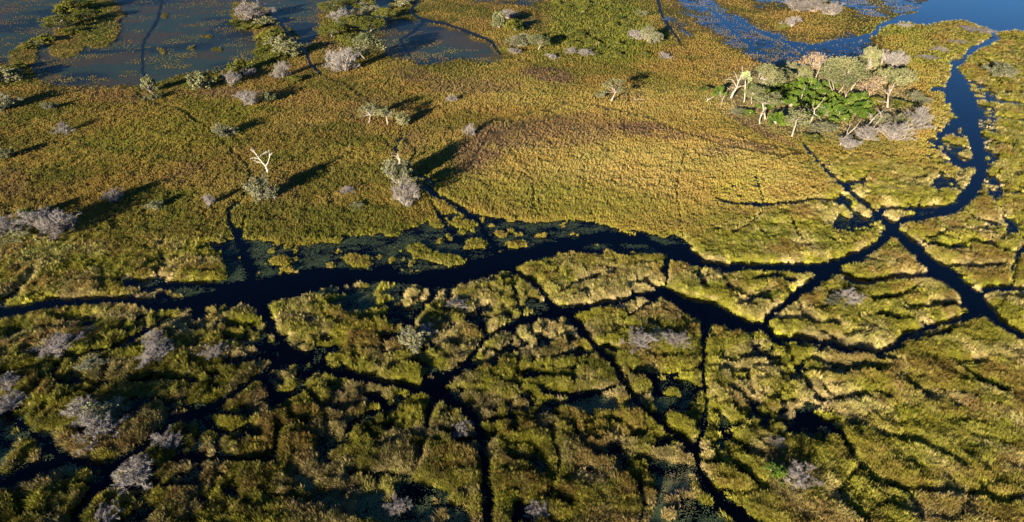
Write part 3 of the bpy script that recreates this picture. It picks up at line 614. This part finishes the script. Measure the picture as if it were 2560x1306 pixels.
def leafy(seed, trunkh, H, W, mat, lumps=26, nl=95, sz=.19, bark=M_STEM, ntr=1, fill=1.0, flat=.8):
    r = random.Random(seed); S1, S2 = MB_(), MB_(); tops = []
    for i in range(ntr):
        a = r.uniform(0, 6.28); lean = .12+.25*(ntr > 1)
        P, e = crooked(r, Vector((.12*math.cos(a)*ntr, .12*math.sin(a)*ntr, -.3)), Vector((math.cos(a)*lean, math.sin(a)*lean, 1)).normalized(), trunkh+.3+.2*H, 5, .18, .05)
        rad = .021*H/(ntr**.4); S1.tube(P, [rad*1.35, rad, rad*.9, rad*.8, rad*.7, rad*.5], 7); tops += P[3:]
    cz = trunkh+(H-trunkh)*.5; rz = (H-trunkh)*.5; rx = W/2
    for i in range(lumps):
        t = r.uniform(0, 6.283); u = r.uniform(-.75, 1); s_ = math.sqrt(1-u*u)*r.uniform(.55, 1)
        c = Vector((math.cos(t)*s_*rx*.82, math.sin(t)*s_*rx*.82, cz+u*rz*.78)); lr = r.uniform(.16, .3)*W*.55
        b = min(tops, key=lambda q: (q-c).length); m = b.lerp(c, .5)+Vector((r.uniform(-.3, .3), r.uniform(-.3, .3), -.15*(c-b).length)); S1.tube([b, m, c], [.012*H, .008*H, .003*H], 4)
        for k in range(int(nl*fill)):
            d = Vector((r.gauss(0, 1), r.gauss(0, 1), r.gauss(0, 1))).normalized(); q = c+d*lr*(r.random()**.33)*Vector((1, 1, flat)).length/1.6
            if q.z > trunkh*.6: S2.leaf(q, sz, r)
        if i % 4 == 0:
            for k in range(5): S1.twig(c, c+Vector((r.gauss(0, 1), r.gauss(0, 1), abs(r.gauss(0, 1)))).normalized()*lr*1.3, .03, r)
    return build_parts('tree', [S1, S2], ['trunk', 'crown'], [bark, mat])
def shrub(seed, mat, nl=70, sz=.15, lumps=30):
    r = random.Random(seed); S1, S2 = MB_(), MB_()
    for i in range(lumps):
        t = r.uniform(0, 6.283); u = r.uniform(0, 1); s_ = math.sqrt(1-u*u)*r.uniform(.3, 1.05)
        c = Vector((math.cos(t)*s_*1.9, math.sin(t)*s_*1.9, .5+u*1.7*r.uniform(.6, 1.15))); lr = r.uniform(.3, .62)
        S1.tube([Vector((0, 0, -.2)), c*.5+Vector((0, 0, .15)), c], [.07, .05, .02], 4)
        for k in range(nl):
            d = Vector((r.gauss(0, 1), r.gauss(0, 1), r.gauss(0, 1))).normalized(); S2.leaf(c+d*lr*(r.random()**.4), sz, r)
        for k in range(2): S1.twig(c, c+Vector((r.gauss(0, 1), r.gauss(0, 1), abs(r.gauss(0, 1))+.5)).normalized()*lr*1.4, .02, r)
    return build_parts('bush', [S1, S2], ['stems', 'foliage'], [M_STEM, mat])
def fan_palm(seed):
    r = random.Random(seed); S1, S2 = MB_(), MB_(); P, e = crooked(r, Vector((0, 0, -.2)), Vector((.05, 0, 1)), 5.4, 6, .08); S1.tube(P, [.22, .17, .15, .16, .15, .13, .12], 8); top = P[-1]
    for i in range(26):
        a = 6.283*i/26*1.62; t = r.uniform(.1, 1.9); d = Vector((math.cos(a)*math.sin(t), math.sin(a)*math.sin(t), math.cos(t)+.1)).normalized(); c = top+d*r.uniform(.7, 1.0); S1.tube([top, c], [.04, .02], 3)
        o = d.orthogonal().normalized(); v = d.cross(o)
        for k in range(11):
            b = -1.25+2.5*k/10; f_ = d*math.cos(b)+o*math.sin(b)+v*.15*math.sin(b*3)-Vector((0, 0, .15)); e2 = c+f_*.95; w_ = (o*math.cos(b)-d*math.sin(b))*.085; k0 = len(S2.V)
            S2.V += [c, c.lerp(e2, .6)-w_, e2, c.lerp(e2, .6)+w_]; S2.Q.append((k0, k0+1, k0+2, k0+3))
    return build_parts('palm', [S1, S2], ['trunk', 'crown'], [M_STEM, M_PALE])
def snag(seed, nb=6, spread=.8, mat=M_WHITE, twigs=5):
    r = random.Random(seed); S1, S2 = MB_(), MB_()
    P, e = crooked(r, Vector((0, 0, -.3)), Vector((r.uniform(-.25, .25), r.uniform(-.2, .2), 1)).normalized(), 3.4, 5, .25); S1.tube(P, [.36, .26, .22, .19, .16, .12], 7)
    for i in range(nb):
        p = P[r.choice((2, 3, 4, 5))]; P2, e2 = crooked(r, p, rdir(r, e, r.uniform(.4, 1.1)*spread), r.uniform(2.0, 3.4), 5, .5, .12); S2.tube(P2, [.13, .11, .085, .07, .05, .02], 5)
        for k in range(twigs):
            q = P2[r.choice((2, 3, 4))]; P3, e3 = crooked(r, q, rdir(r, e2, r.uniform(.5, 1.2)), r.uniform(.5, 1.4), 3, .4, .1); S2.tube(P3, [.05, .04, .03, .012], 4)
    return build_parts('dead_tree', [S1, S2], ['trunk', 'limbs'], [mat, mat])
PROTO = {
 'bare': [bare_bush(s) for s in (1, 2, 3, 4)],
 'mixed': [bare_bush(s, .55, M_LILAC, M_OLIVE) for s in (11, 12)],
 'shrub': [shrub(s, M_SHRUB) for s in (21, 22, 23)],
 'olive': [shrub(s, M_OLIVE, 50) for s in (31, 32)],
 'bright': [shrub(s, M_BRIGHT, 60, .17) for s in (41, 42, 43)],
 'tree': [leafy(s, 2.2, 8, 7, M_OLIVE, 34, 100) for s in (51, 52)],
 'gtree': [leafy(s, 1.2, 8, 8.5, M_SHRUB, 40, 105) for s in (63, 64)],
 'big': [leafy(55, 2.6, 10, 11, M_OLIVE, 54, 110, .2, M_WHITE, 3)],
 'thin': [leafy(s, 2.6, 7, 5.5, M_OLIVE, 16, 45, .17, M_WHITE, 1) for s in (57, 58)],
 'tan': [leafy(61, 1.6, 7, 7, M_TAN, 26, 60, .15, M_STEM, 3)],
 'palm': [fan_palm(5)],
 'snag': [snag(71, 6), snag(72, 7, 1.0), snag(73, 5, .7), snag(74, 8, .9)],
 'pole': [snag(81, 2, .5, M_WHITE, 3), snag(82, 3, .4, M_WHITE, 3)],
}
NAME = {'bare': ('bare_bush', 'bush'), 'mixed': ('bare_bush', 'bush'), 'shrub': ('leafy_bush', 'bush'), 'olive': ('leafy_bush', 'bush'), 'bright': ('leafy_bush', 'bush'), 'tree': ('leafy_tree', 'tree'), 'big': ('leafy_tree', 'tree'), 'gtree': ('leafy_tree', 'tree'),
        'thin': ('leafy_tree', 'tree'), 'tan': ('leafy_tree', 'tree'), 'palm': ('palm_tree', 'tree'), 'snag': ('dead_tree', 'tree'), 'pole': ('dead_tree', 'tree')}
GRP = {'bare_bush': 'grey half leafless bushes', 'leafy_bush': 'green leafy bushes', 'leafy_tree': 'leafy trees of the floodplain', 'dead_tree': 'dead bleached trees'}
used = {}
PR = random.Random(9)
def ground_z(px, py):
    X, Y = ground(px, py); X = np.array([X]); Y = np.array([Y]); ff = fields(X, Y); return float(X[0]), float(Y[0]), float(heights(X, Y, ff)[0][0])
def place(kind, bx, by, width, hgt, label, group=None, rot=None):
    """base seen at photo (bx,by); width in photo pixels; hgt in metres, or the photo row of the top when > 30"""
    X, Y, Z = ground_z(bx, by); Z = max(Z-.1, -.1)
    H = float(height_at(bx, by, hgt[0])) if isinstance(hgt, tuple) else hgt
    Wm = width*float(mpp(bx, by)); i = used.get(kind, 0); used[kind] = i+1
    parts = PROTO[kind][i % len(PROTO[kind])]; nm, cat = NAME[kind]
    o = bpy.data.objects.new(nm, None); COL.objects.link(o); o.location = (X, Y, Z)
    o.rotation_euler = (0, 0, PR.uniform(0, 6.28) if rot is None else rot)
    o.scale = (Wm, Wm, max(H-max(Z, 0), .8)); o.empty_display_size = .5
    tag(o, label, cat, group or GRP.get(nm))
    for pn, me in parts:
        c = bpy.data.objects.new(pn, me); c.parent = o; COL.objects.link(c)
    return o
P = [
 # kind, base x, base y, width px, height (m) or (top row,), label
 # --- floodplain, left half
 ('bare',165,333,38,(308,),'small round grey bush with a long shadow, farthest left on the upper floodplain'),
 ('olive',20,398,36,(372,),'grey green bush at the left edge halfway up, throwing a short dark shadow'),
 ('mixed',125,276,28,(256,),'faint small grey green bush below the dark left end of the flooded flat'),
 ('mixed',14,272,60,(238,),'pale green and grey bush at the left edge beside the flooded flat'),
 ('mixed',562,343,46,(312,),'rounded grey bush growing just right of the winding thin stream'),
 ('bare',627,264,50,(226,),'pinkish grey bare bush, left one of a touching pair under the tree belt'),
 ('olive',670,256,42,(228,),'dark grey green bush, right one of a touching pair under the tree belt'),
 ('mixed',657,502,52,(443,),'tall grey and green bush standing below the white dead tree'),
 ('bare',524,516,28,(488,),'tiny pale grey bush left of the tall grey bush, above the forked inlet'),
 ('bare',292,506,42,(470,),'grey bare bush standing alone inside a long shadow on the left'),
 ('olive',388,524,36,2.2,'low dull green bush right of the grey bush in shadow'),
 ('shrub',350,232,10,1.5,'very small shrub where the thin stream leaves the flooded flat'),
 ('bare',118,580,90,(520,),'large lilac grey bush heading the longest shadow on the left'),
 ('bare',163,585,84,(530,),'right half of the large lilac grey thicket on the left, shadow behind it'),
 ('bright',76,552,34,(522,),'bright lime green bush tucked behind the large lilac thicket'),
 ('bare',18,588,70,(545,),'grey bush cut by the left edge next to the large lilac thicket'),
 ('olive',52,598,60,2.2,'dark low bush between the left edge and the large lilac thicket'),
 ('mixed',1000,462,68,(398,),'upper grey green bush of the stack of bushes left of the big central meadow'),
 ('olive',1040,480,34,(448,),'small green bush at the shadow side of the stacked central bushes'),
 ('bare',1014,516,60,(448,),'whitish twiggy bush, lowest of the stack of bushes left of the central meadow'),
 ('pole',996,420,30,(378,),'small grey leaning dead tree above the stacked central bushes'),
 ('thin',922,309,44,(262,),'whitish tree with a pale trunk, left one of a trio on the floodplain'),
 ('thin',967,314,44,(268,),'tree with a straight white trunk, middle one of a trio on the floodplain'),
 ('olive',1006,314,36,(280,),'round grey green bush, right one of a trio on the floodplain'),
 ('olive',945,290,30,(266,),'small bush behind the gap between the trio of pale trees'),
 ('bare',1177,339,28,(312,),'small pale bush with a shadow right of it, below the meadow path'),
 ('bare',1129,256,22,(236,),'smallest pale bush, alone with a short shadow above the meadow path'),
 ('thin',1527,254,54,(200,),'lone tree with a broken round crown and a long thin shadow in the upper middle'),
 ('mixed',1500,246,20,2.2,'little grey bush hugging the left foot of the lone broken crowned tree'),
 ('bare',872,482,34,1.6,'flattened grey bush in dry grass, left of the stacked central bushes'),
 ('olive',895,520,34,1.3,'low grey green bush in dry grass above the wide river'),
 # --- top left flooded flats
 ('bare',628,50,84,(4,),'wide grey twiggy bush crowning the small island in the flooded flat'),
 ('shrub',592,62,40,2.6,'yellow green bush at the left tip of the small island in the flooded flat'),
 ('shrub',625,72,44,2.8,'olive bush at the front of the small island in the flooded flat'),
 ('olive',665,62,46,3.5,'dark bush at the right end of the small island in the flooded flat'),
 ('shrub',682,100,54,5.5,'bush at the top of the green belt beside the upper left stream'),
 ('olive',700,118,54,5.5,'grey green bush in the middle of the green belt beside the upper left stream'),
 ('olive',722,140,56,5.5,'dark green bush at the right side of the green belt by the upper left stream'),
 ('shrub',690,150,40,3,'low bush inside the lower part of the green belt by the upper left stream'),
 ('shrub',650,132,30,2,'yellow green bush on the thin spit reaching into the flooded flat'),
 ('bare',708,196,44,(152,),'lilac bare bush at the foot of the green belt by the upper left stream'),
 ('shrub',738,205,34,2.8,'green bush right of the lilac bush at the foot of the belt'),
 ('shrub',608,182,46,(148,),'olive bush on the shore between two bare bushes, below the flooded flat'),
 ('bare',622,190,30,3,'bare bush on the shore right of the olive bush, below the flooded flat'),
 ('bare',580,212,44,(180,),'grey bare bush on the shore left of the olive bush, below the flooded flat'),
 ('shrub',560,200,26,2.5,'small yellow bush at the left end of the shoreline bushes'),
 ('olive',505,224,46,(180,),'dark leafy bush on the shore of the flooded flat, left of the bare bushes'),
 ('shrub',478,222,26,3,'small yellow green bush left of the dark shore bush'),
 ('olive',378,232,34,(192,),'dark bush at the mouth of the thin stream, below the flooded flat'),
 ('olive',385,250,40,2.4,'low dark bush below the stream mouth of the flooded flat'),
 ('shrub',175,32,56,6,'yellow edged bush at the upper left of the big reed island top left'),
 ('gtree',205,25,76,7,'dark crown at the top of the big reed island top left'),
 ('gtree',222,52,64,6,'dark tree at the right side of the big reed island top left'),
 ('gtree',150,72,78,6.5,'round tree in the middle of the big reed island top left'),
 ('shrub',185,82,46,3,'low bush at the lower right of the big reed island top left'),
 ('shrub',110,105,46,3.5,'lowest bush of the big reed island top left'),
 ('shrub',70,125,34,2.6,'small bush in the chain of bushes running to the left edge'),
 ('shrub',48,175,40,3.2,'yellow green bush in the lower chain of bushes near the left edge'),
 ('olive',12,205,70,5,'dark bush in the lower chain of bushes at the left edge'),
 # --- top middle
 ('gtree',835,32,70,6.5,'tall yellow green tree at the upper left corner of the top thicket'),
 ('bare',857,58,50,(20,),'lilac bush poking out of the left side of the top thicket'),
 ('gtree',900,22,76,7,'green tree at the top edge inside the top thicket'),
 ('mixed',925,35,44,4.5,'greyish bush at the upper right of the top thicket'),
 ('gtree',832,92,66,6,'yellow green tree at the left foot of the top thicket'),
 ('gtree',880,75,70,7,'green tree at the centre of the top thicket'),
 ('gtree',925,78,76,7.5,'green tree at the right side of the top thicket'),
 ('gtree',965,48,56,6,'dark tree at the right end of the top thicket'),
 ('shrub',872,104,44,3.5,'lowest leafy bush of the top thicket, above the grey tree'),
 ('tree',915,150,84,(86,),'wide grey green tree beside the blue pool under the top thicket'),
 ('bare',865,180,76,(118,),'wide lilac bare bush leaning against the grey green tree by the blue pool'),
 ('bare',835,165,46,(128,),'smaller lilac bush at the left of the wide bare bush by the stream'),
 ('olive',1008,14,46,3.6,'dark bush cut by the top edge right of the top thicket'),
 ('olive',1248,70,34,(30,),'grey green bush on the spit above the small pool, left of a pair'),
 ('shrub',1285,78,44,(48,),'dark round bush on the spit above the small pool, right of a pair'),
 ('bare',1272,48,38,(24,),'thin lilac bush behind the pair on the spit above the small pool'),
 ('mixed',1300,118,44,(84,),'grey bush left of the grey green tree in the upper middle'),
 ('tree',1345,126,46,(88,),'small grey green tree with a dark shadow in the upper middle'),
 ('bare',1288,136,32,3,'low grey bush in front of the small tree in the upper middle'),
 ('shrub',1262,130,26,2.6,'yellow bush at the end of the narrow stream in the upper middle'),
 ('bare',1378,148,30,2.6,'small lilac bush, left one of a row under the green upper thicket'),
 ('bare',1428,135,32,3,'small lilac bush, middle one of a row under the green upper thicket'),
 ('bare',1465,140,36,3,'small lilac bush, right one of a row under the green upper thicket'),
 ('bare',1594,100,46,(74,),'pale lilac bush, left one of a pair beside the top middle stream'),
 ('mixed',1622,108,44,(66,),'taller lilac bush with trunks, right one of a pair beside the top middle stream'),
 ('olive',1605,40,40,3,'dull bush above the lilac pair beside the top middle stream'),
 ('bare',1662,146,32,2.6,'small grey bush below the end of the top middle stream'),
 # --- top right
 ('bare',1995,28,60,(0,),'brownish twiggy bush, left one of the thicket at the top right'),
 ('bare',2035,30,60,(-2,),'brownish twiggy bush, middle one of the thicket at the top right'),
 ('bare',2078,38,56,(4,),'brownish twiggy bush, right one of the thicket at the top right'),
 ('bare',1978,68,40,(40,),'grey bush with a dark back below the brownish thicket at the top right'),
 ('shrub',1955,72,30,2.5,'small green bush left of the grey bush below the brownish thicket'),
 ('bare',2425,80,50,2.2,'pinkish bush, left one on the lake shore'),
 ('bare',2455,84,50,2.2,'pinkish bush, right one on the lake shore'),
 ('mixed',2498,196,60,(160,),'lone grey bush in the reeds right of the upper narrow channel'),
 ('bare',2262,70,34,2.4,'small grey bush at the top of the reed spit below the lake'),
 ('bare',2350,128,40,1.8,'low grey bush in the middle of the reed spit below the lake'),
 ('bare',2390,110,40,1.6,'low grey bush near the bend of the upper narrow channel'),
 ('bare',2320,150,44,1.8,'low grey bush on the reed spit nearest the tree island'),
 # --- the tree island, back row to front row
 ('pole',2202,164,26,(120,),'thick pale broken trunk standing at the upper right of the tree island'),
 ('bare',2228,170,60,(126,),'tall grey bare crown behind the dark bushes, upper right of the tree island'),
 ('olive',2166,178,50,(118,),'dark leafy tree crown against the blue pool behind the tree island'),
 ('olive',2205,212,56,(168,),'shaded dark bush, left of a pair at the upper right of the tree island'),
 ('olive',2245,215,56,(172,),'shaded dark bush, right of a pair at the upper right of the tree island'),
 ('thin',1970,196,28,(150,),'small pale green topped tree with a bent trunk at the back of the tree island'),
 ('tan',2022,196,56,(132,),'pinkish brown crowned tree at the back of the tree island'),
 ('tree',1905,236,66,(162,),'grey brown crowned tree behind the fan palm on the tree island'),
 ('tree',2090,236,10,6,'x'),
 ('tan',2168,244,64,(192,),'pinkish tan tree with forked pale stems on the right of the tree island'),
 ('palm',1860,258,36,(178,),'fan palm with pale green fronds on the left of the tree island'),
 ('thin',1914,302,62,(234,),'pale olive tree with a stout white trunk at the front left of the tree island'),
 ('pole',1899,312,14,(272,),'thin grey pole like dead tree in front of the pale olive tree'),
 ('thin',1976,344,58,(268,),'olive tree with a pale forked trunk at the front of the tree island'),
 ('pole',1804,264,12,(236,),'short pale stump left of the fan palm'),
 ('pole',2003,252,10,(212,),'slim white dead stem rising from the green bushes of the tree island'),
 ('pole',2109,258,12,(224,),'slim pale dead stem below the largest crown of the tree island'),
 ('pole',2127,228,12,(196,),'slim white dead stem touching the right side of the largest crown'),
 ('snag',2217,272,46,(206,),'dead tree with a pale spiky top on the right of the tree island'),
 ('mixed',2290,258,44,(232,),'lilac bush at the waterside right of the tree island'),
 ('bare',2295,318,64,(272,),'wide lilac bush right of the tree island, above the winding river'),
 ('bare',2232,352,64,(308,),'wide lilac bush at the lower right corner of the tree island'),
 ('bare',2165,352,50,(318,),'tan grey bush between the forked dead tree and the lower right lilac bush'),
 ('bare',2118,374,50,(342,),'pinkish twiggy bush at the foot of the forked dead tree'),
 ('olive',2248,316,40,(288,),'dark green bush between the two wide lilac bushes of the tree island'),
 ('bright',1796,242,30,(214,),'lime green bush at the far left tip of the tree island'),
 ('shrub',1765,232,30,2.4,'yellow green bush outside the far left tip of the tree island'),
 ('bright',1940,312,48,(278,),'round bright green bush between the two front olive trees'),
 ('bright',1872,288,30,2,'low pale green bush in front left of the tree island'),
 ('shrub',2030,350,44,2,'low bush in front of the tree island, right of the forked olive tree'),
 ('shrub',2190,262,40,3,'yellow bush under the pinkish tan tree'),
 ('shrub',2250,272,46,3,'golden bush right of the spiky dead tree'),
 # --- lower marsh
 ('bare',150,880,100,3.4,'big lilac twiggy bush near the left edge below the main river'),
 ('bare',398,905,72,3.6,'lilac bush right of the big lilac bush, left of centre of the lower marsh'),
 ('bare',395,858,50,2.4,'smaller lilac bush just above another lilac bush in the lower left marsh'),
 ('bare',542,892,54,2.4,'grey bush left of the crossing of dark channels in the lower left'),
 ('mixed',236,925,50,2.2,'small grey bush between the two lilac bushes and the yellow topped bush'),
 ('mixed',262,1050,80,3.6,'bush with yellow green leaves on top of the round reed island lower left'),
 ('bare',255,1085,96,4.2,'large grey twiggy bush covering the round reed island lower left'),
 ('bare',215,1040,60,4.0,'pale twiggy bush at the left of the round reed island lower left'),
 ('bare',352,1195,92,3.0,'grey bush leaning over the channel at the lower left'),
 ('bare',425,1115,66,2.8,'grey bush right of the channel bend at the lower left'),
 ('bare',25,968,70,3.0,'dim grey bush at the left edge of the lower marsh'),
 ('bare',20,1020,70,2.4,'dim grey bush at the left edge beside the dark weedy water'),
 ('bare',270,1292,60,2.0,'small grey bush at the bottom edge on the left'),
 ('mixed',1034,868,60,4.0,'cream coloured bush at the centre of the lower marsh'),
 ('bare',1064,842,44,2.6,'small grey bush touching the cream coloured bush'),
 ('bare',1140,772,48,2.2,'small bare bush just below the widest part of the main river'),
 ('bare',1156,1082,46,2.0,'grey bush on the small reed island beside the lower central channel'),
 ('bare',1352,1290,60,1.8,'blue grey bush at the bottom edge in the middle'),
 ('bare',1000,1275,56,1.8,'dim grey bush at the bottom edge left of the lower central channel'),
 ('bare',1600,872,70,3.2,'spiky lilac bush, left one of a pair right of centre'),
 ('bare',1683,868,58,3.0,'spiky lilac bush, right one of a pair right of centre'),
 ('mixed',1648,856,50,2.2,'low green grey bush between the pair of spiky lilac bushes'),
 ('bare',2122,756,56,3.0,'lone lilac bush on the large reed island at the right'),
 ('mixed',2088,764,44,1.8,'low greenish bush touching the lone lilac bush on the right'),
 ('bare',1988,1215,76,3.6,'large lilac bush in the lower right marsh'),
 ('bright',1936,1200,56,3.0,'green bush left of the large lilac bush in the lower right marsh'),
 ('bare',1940,1125,44,2.0,'pale bare bush behind the green bush in the lower right marsh'),
 ('tree',1950,214,44,(172,),'small grey green tree at the back left of the green heart of the tree island'),
 ('tree',2000,212,40,(165,),'small rounded tree between two slim white trunks at the back of the tree island'),
 ('thin',2135,196,40,(146,),'open crowned tree just behind the right of the largest crown'),
 ('olive',1985,318,50,(288,),'grey green bush between the forked olive tree and the twisted dead tree'),
 ('mixed',2062,330,54,3,'dull scrubby bush at the front of the tree island, left of the forked dead tree'),
 ('mixed',2200,318,46,(286,),'scrubby grey bush behind the leaning pair of dead trees'),
 ('tree',1880,262,40,(214,),'small tree right of the fan palm, over bright green bushes'),
 ('olive',2120,186,44,(150,),'shaded bush hidden behind the largest crown on the side of the blue pool'),
 ('mixed',1845,285,34,2,'little grey bush on the bare ground below the fan palm'),
]
P = [p for p in P if p[5] != 'x']
for p in P:
    k = 1.22 if (p[2] < 230 and p[1] < 1100 and p[0] in ('shrub', 'olive')) else (1.12 if p[2] > 500 or p[0] in ('bare', 'mixed') else 1.0)
    if p[0] in ('tree', 'thin', 'tan'): k = 1.1
    place(p[0], p[1], p[2], p[3]*k, p[4], p[5])
place('big', 2090, 238, 104, (144,), 'largest and roundest crown, a grey green tree in the middle of the tree island')
PACK = [(1895,254),(1908,276),(1940,222),(1965,230),(1985,220),(2022,214),(2040,230),(2062,240),(1990,250),(2012,268),(2050,266),(2078,272),(2102,264),(2122,282),(2092,292),(2140,292),(2146,262),(2166,268),(2110,304),(2062,292),(2002,238),(2082,252),(2022,246),(1932,246),(2172,288),(1955,262),(1968,248),(2130,250),(2040,284),(1880,240),(1925,262),(1975,268),(2000,222),(2035,258),(2070,222),(2095,276),(2115,268),(2155,280),(2158,296),(1912,246),(2025,296),(2080,308)]
for i, (x, y) in enumerate(PACK):
    place('bright', x, y, PR.uniform(26, 42), PR.uniform(2.2, 5.4), 'bright green bush packed among others in the green heart of the tree island', 'bright green bushes in the heart of the tree island')
# the upper middle thicket: many alike
for i in range(60):
    x = PR.gauss(1480, 62); y = PR.uniform(0, 150)
    if 1370 < x < 1620 and not (y > 95 and x < 1420): place('shrub', x, y, PR.uniform(20, 32), PR.uniform(1.6, 2.8), 'yellow green shrub packed among others in the wide upper middle thicket', 'shrubs of the wide upper middle thicket')

# dead trees drawn limb by limb: (dx, dy up) in photo pixels from the base, base radius in metres
def limbs(bx, by, trunk, arms, rad, label, tw=6, seed=1, name='dead_tree', mat=M_WHITE):
    X, Y, Z = ground_z(bx, by); m = float(mpp(bx, by)); ds = float(np.hypot(X, Y)); cd = ds/math.hypot(ds, CAMH); r = random.Random(seed)
    def pts(poly, amp): 
        y0 = r.uniform(-1, 1)*amp; return [Vector((dx*m, y0*i/max(len(poly)-1, 1)*2, dy*m/cd)) for i, (dx, dy) in enumerate(poly)]
    T = MB_(); tp = [Vector((dx*m, 0, dy*m/cd)) for dx, dy in trunk]; rad *= .72; T.tube(tp, list(np.linspace(rad*1.4, rad*.75, len(tp))), 8)
    root = bpy.data.objects.new(name, None); COL.objects.link(root); root.location = (X, Y, max(Z, 0)-.15); tag(root, label, 'tree', 'dead bleached trees')
    obs = [('trunk', T)]
    for a, ar in arms:
        A = MB_(); P_ = pts(a, .8); P_ = [p+Vector((0, 0, 0)) for p in P_]; A.tube(P_, list(np.linspace(rad*ar, .035, len(P_))), 6)
        for k in range(tw):
            i = r.randrange(1, len(P_)); q = P_[i-1].lerp(P_[i], r.random()); d = (P_[i]-P_[i-1]).normalized(); P3, e3 = crooked(r, q, rdir(r, d, r.uniform(.5, 1.1)), r.uniform(.5, 1.3)*m/.13*.8, 3, .35, .05); A.tube(P3, [.045, .04, .03, .012], 4)
        obs.append(('limb', A))
    for nm, b_ in obs:
        o = bpy.data.objects.new(nm, mesh_from(nm, [tuple(v) for v in b_.V], [np.array(b_.Q)], [mat])); o.parent = root; COL.objects.link(o)
    return root
limbs(671, 434, [(0,-2),(-1,8),(-3,16)], [([(-3,16),(5,24),(11,34),(16,43),(24,51)],.6), ([(-3,16),(-9,28),(-14,38),(-19,48),(-20,60)],.7), ([(-9,28),(-17,34),(-28,36),(-39,32)],.45), ([(-6,21),(-14,28),(-26,33)],.4), ([(-14,38),(-6,43),(6,46)],.35), ([(-17,44),(-27,49),(-36,52)],.35), ([(11,34),(13,44),(12,54)],.35)], .34, 'white dead tree with spreading bare limbs on the left floodplain', 8, 3, mat=M_DEAD)
limbs(1827, 248, [(0,0),(3,14),(9,26)], [([(9,26),(4,34),(-6,44),(-16,46),(-24,40)],.6), ([(9,26),(10,42),(14,56),(12,70),(10,78)],.7), ([(9,26),(20,30),(30,34),(34,42)],.45), ([(8,24),(-2,26),(-12,24)],.4), ([(10,44),(20,50),(24,60)],.4), ([(10,40),(2,54),(-4,62)],.4)], .55, 'stout white dead tree at the left end of the tree island', 9, 5)
limbs(2035, 208, [(0,0),(1,14),(4,32)], [([(4,32),(2,44),(-3,58),(-2,66)],.7), ([(4,32),(8,46),(12,56),(24,64)],.7), ([(8,46),(14,50),(20,54)],.4)], .26, 'tall slim white dead tree with two upright limbs behind the largest crown', 2, 7)
limbs(2022, 312, [(0,0),(4,12),(6,26),(4,34)], [([(4,34),(10,44),(16,54),(21,66)],.7), ([(4,34),(-4,42),(-7,54)],.6), ([(10,42),(20,40),(28,36),(31,40)],.5), ([(5,30),(-10,34),(-22,44),(-24,52)],.4), ([(6,24),(16,20),(22,12)],.4)], .34, 'twisted pinkish white dead tree in front of the bright green bushes', 7, 9)
limbs(2100, 366, [(0,0),(2,14),(8,26)], [([(8,26),(18,38),(24,48),(32,66)],.7), ([(8,26),(6,42),(10,58)],.6), ([(14,34),(26,44),(36,42),(42,36)],.4), ([(1,8),(-2,20),(0,26)],.5)], .32, 'forked white dead tree at the front right corner of the tree island', 5, 11)
limbs(2156, 328, [(0,0),(8,10),(14,22)], [([(14,22),(18,36),(26,46)],.7), ([(14,22),(22,38),(36,48),(50,50)],.45), ([(14,22),(8,34),(4,42)],.4)], .26, 'leaning grey dead tree, left of a leaning pair right of the green bushes', 5, 13)
limbs(2182, 322, [(0,0),(6,12),(12,26)], [([(12,26),(16,38),(28,42),(44,44)],.6), ([(12,26),(6,38),(0,44)],.5), ([(8,16),(20,14),(28,12)],.4)], .24, 'leaning grey dead tree, right of a leaning pair right of the green bushes', 4, 15)
limbs(1766, 256, [(0,0),(3,6),(8,9)], [([(8,9),(14,12),(20,15)],.7), ([(3,6),(-1,12),(-3,18)],.4)], .30, 'short bleached dead stump leaning right at the left tip of the tree island', 1, 17)
limbs(2131, 222, [(0,0),(4,12),(10,22)], [([(10,22),(18,32),(26,42)],.8)], .26, 'leaning bare trunk right of the largest crown of the tree island', 2, 19)
limbs(1580, 252, [(0,0),(8,1),(16,3)], [([(16,3),(22,2),(30,4)],.7), ([(8,1),(6,6),(2,8)],.5)], .18, 'fallen bleached branch in the grass right of the lone broken crowned tree', 1, 21)
limbs(870, 372, [(0,0),(1,4),(3,6)], [([(3,6),(8,3),(10,-1)],.7)], .12, 'tiny white dead snag in the grass between two long shadows', 1, 23)
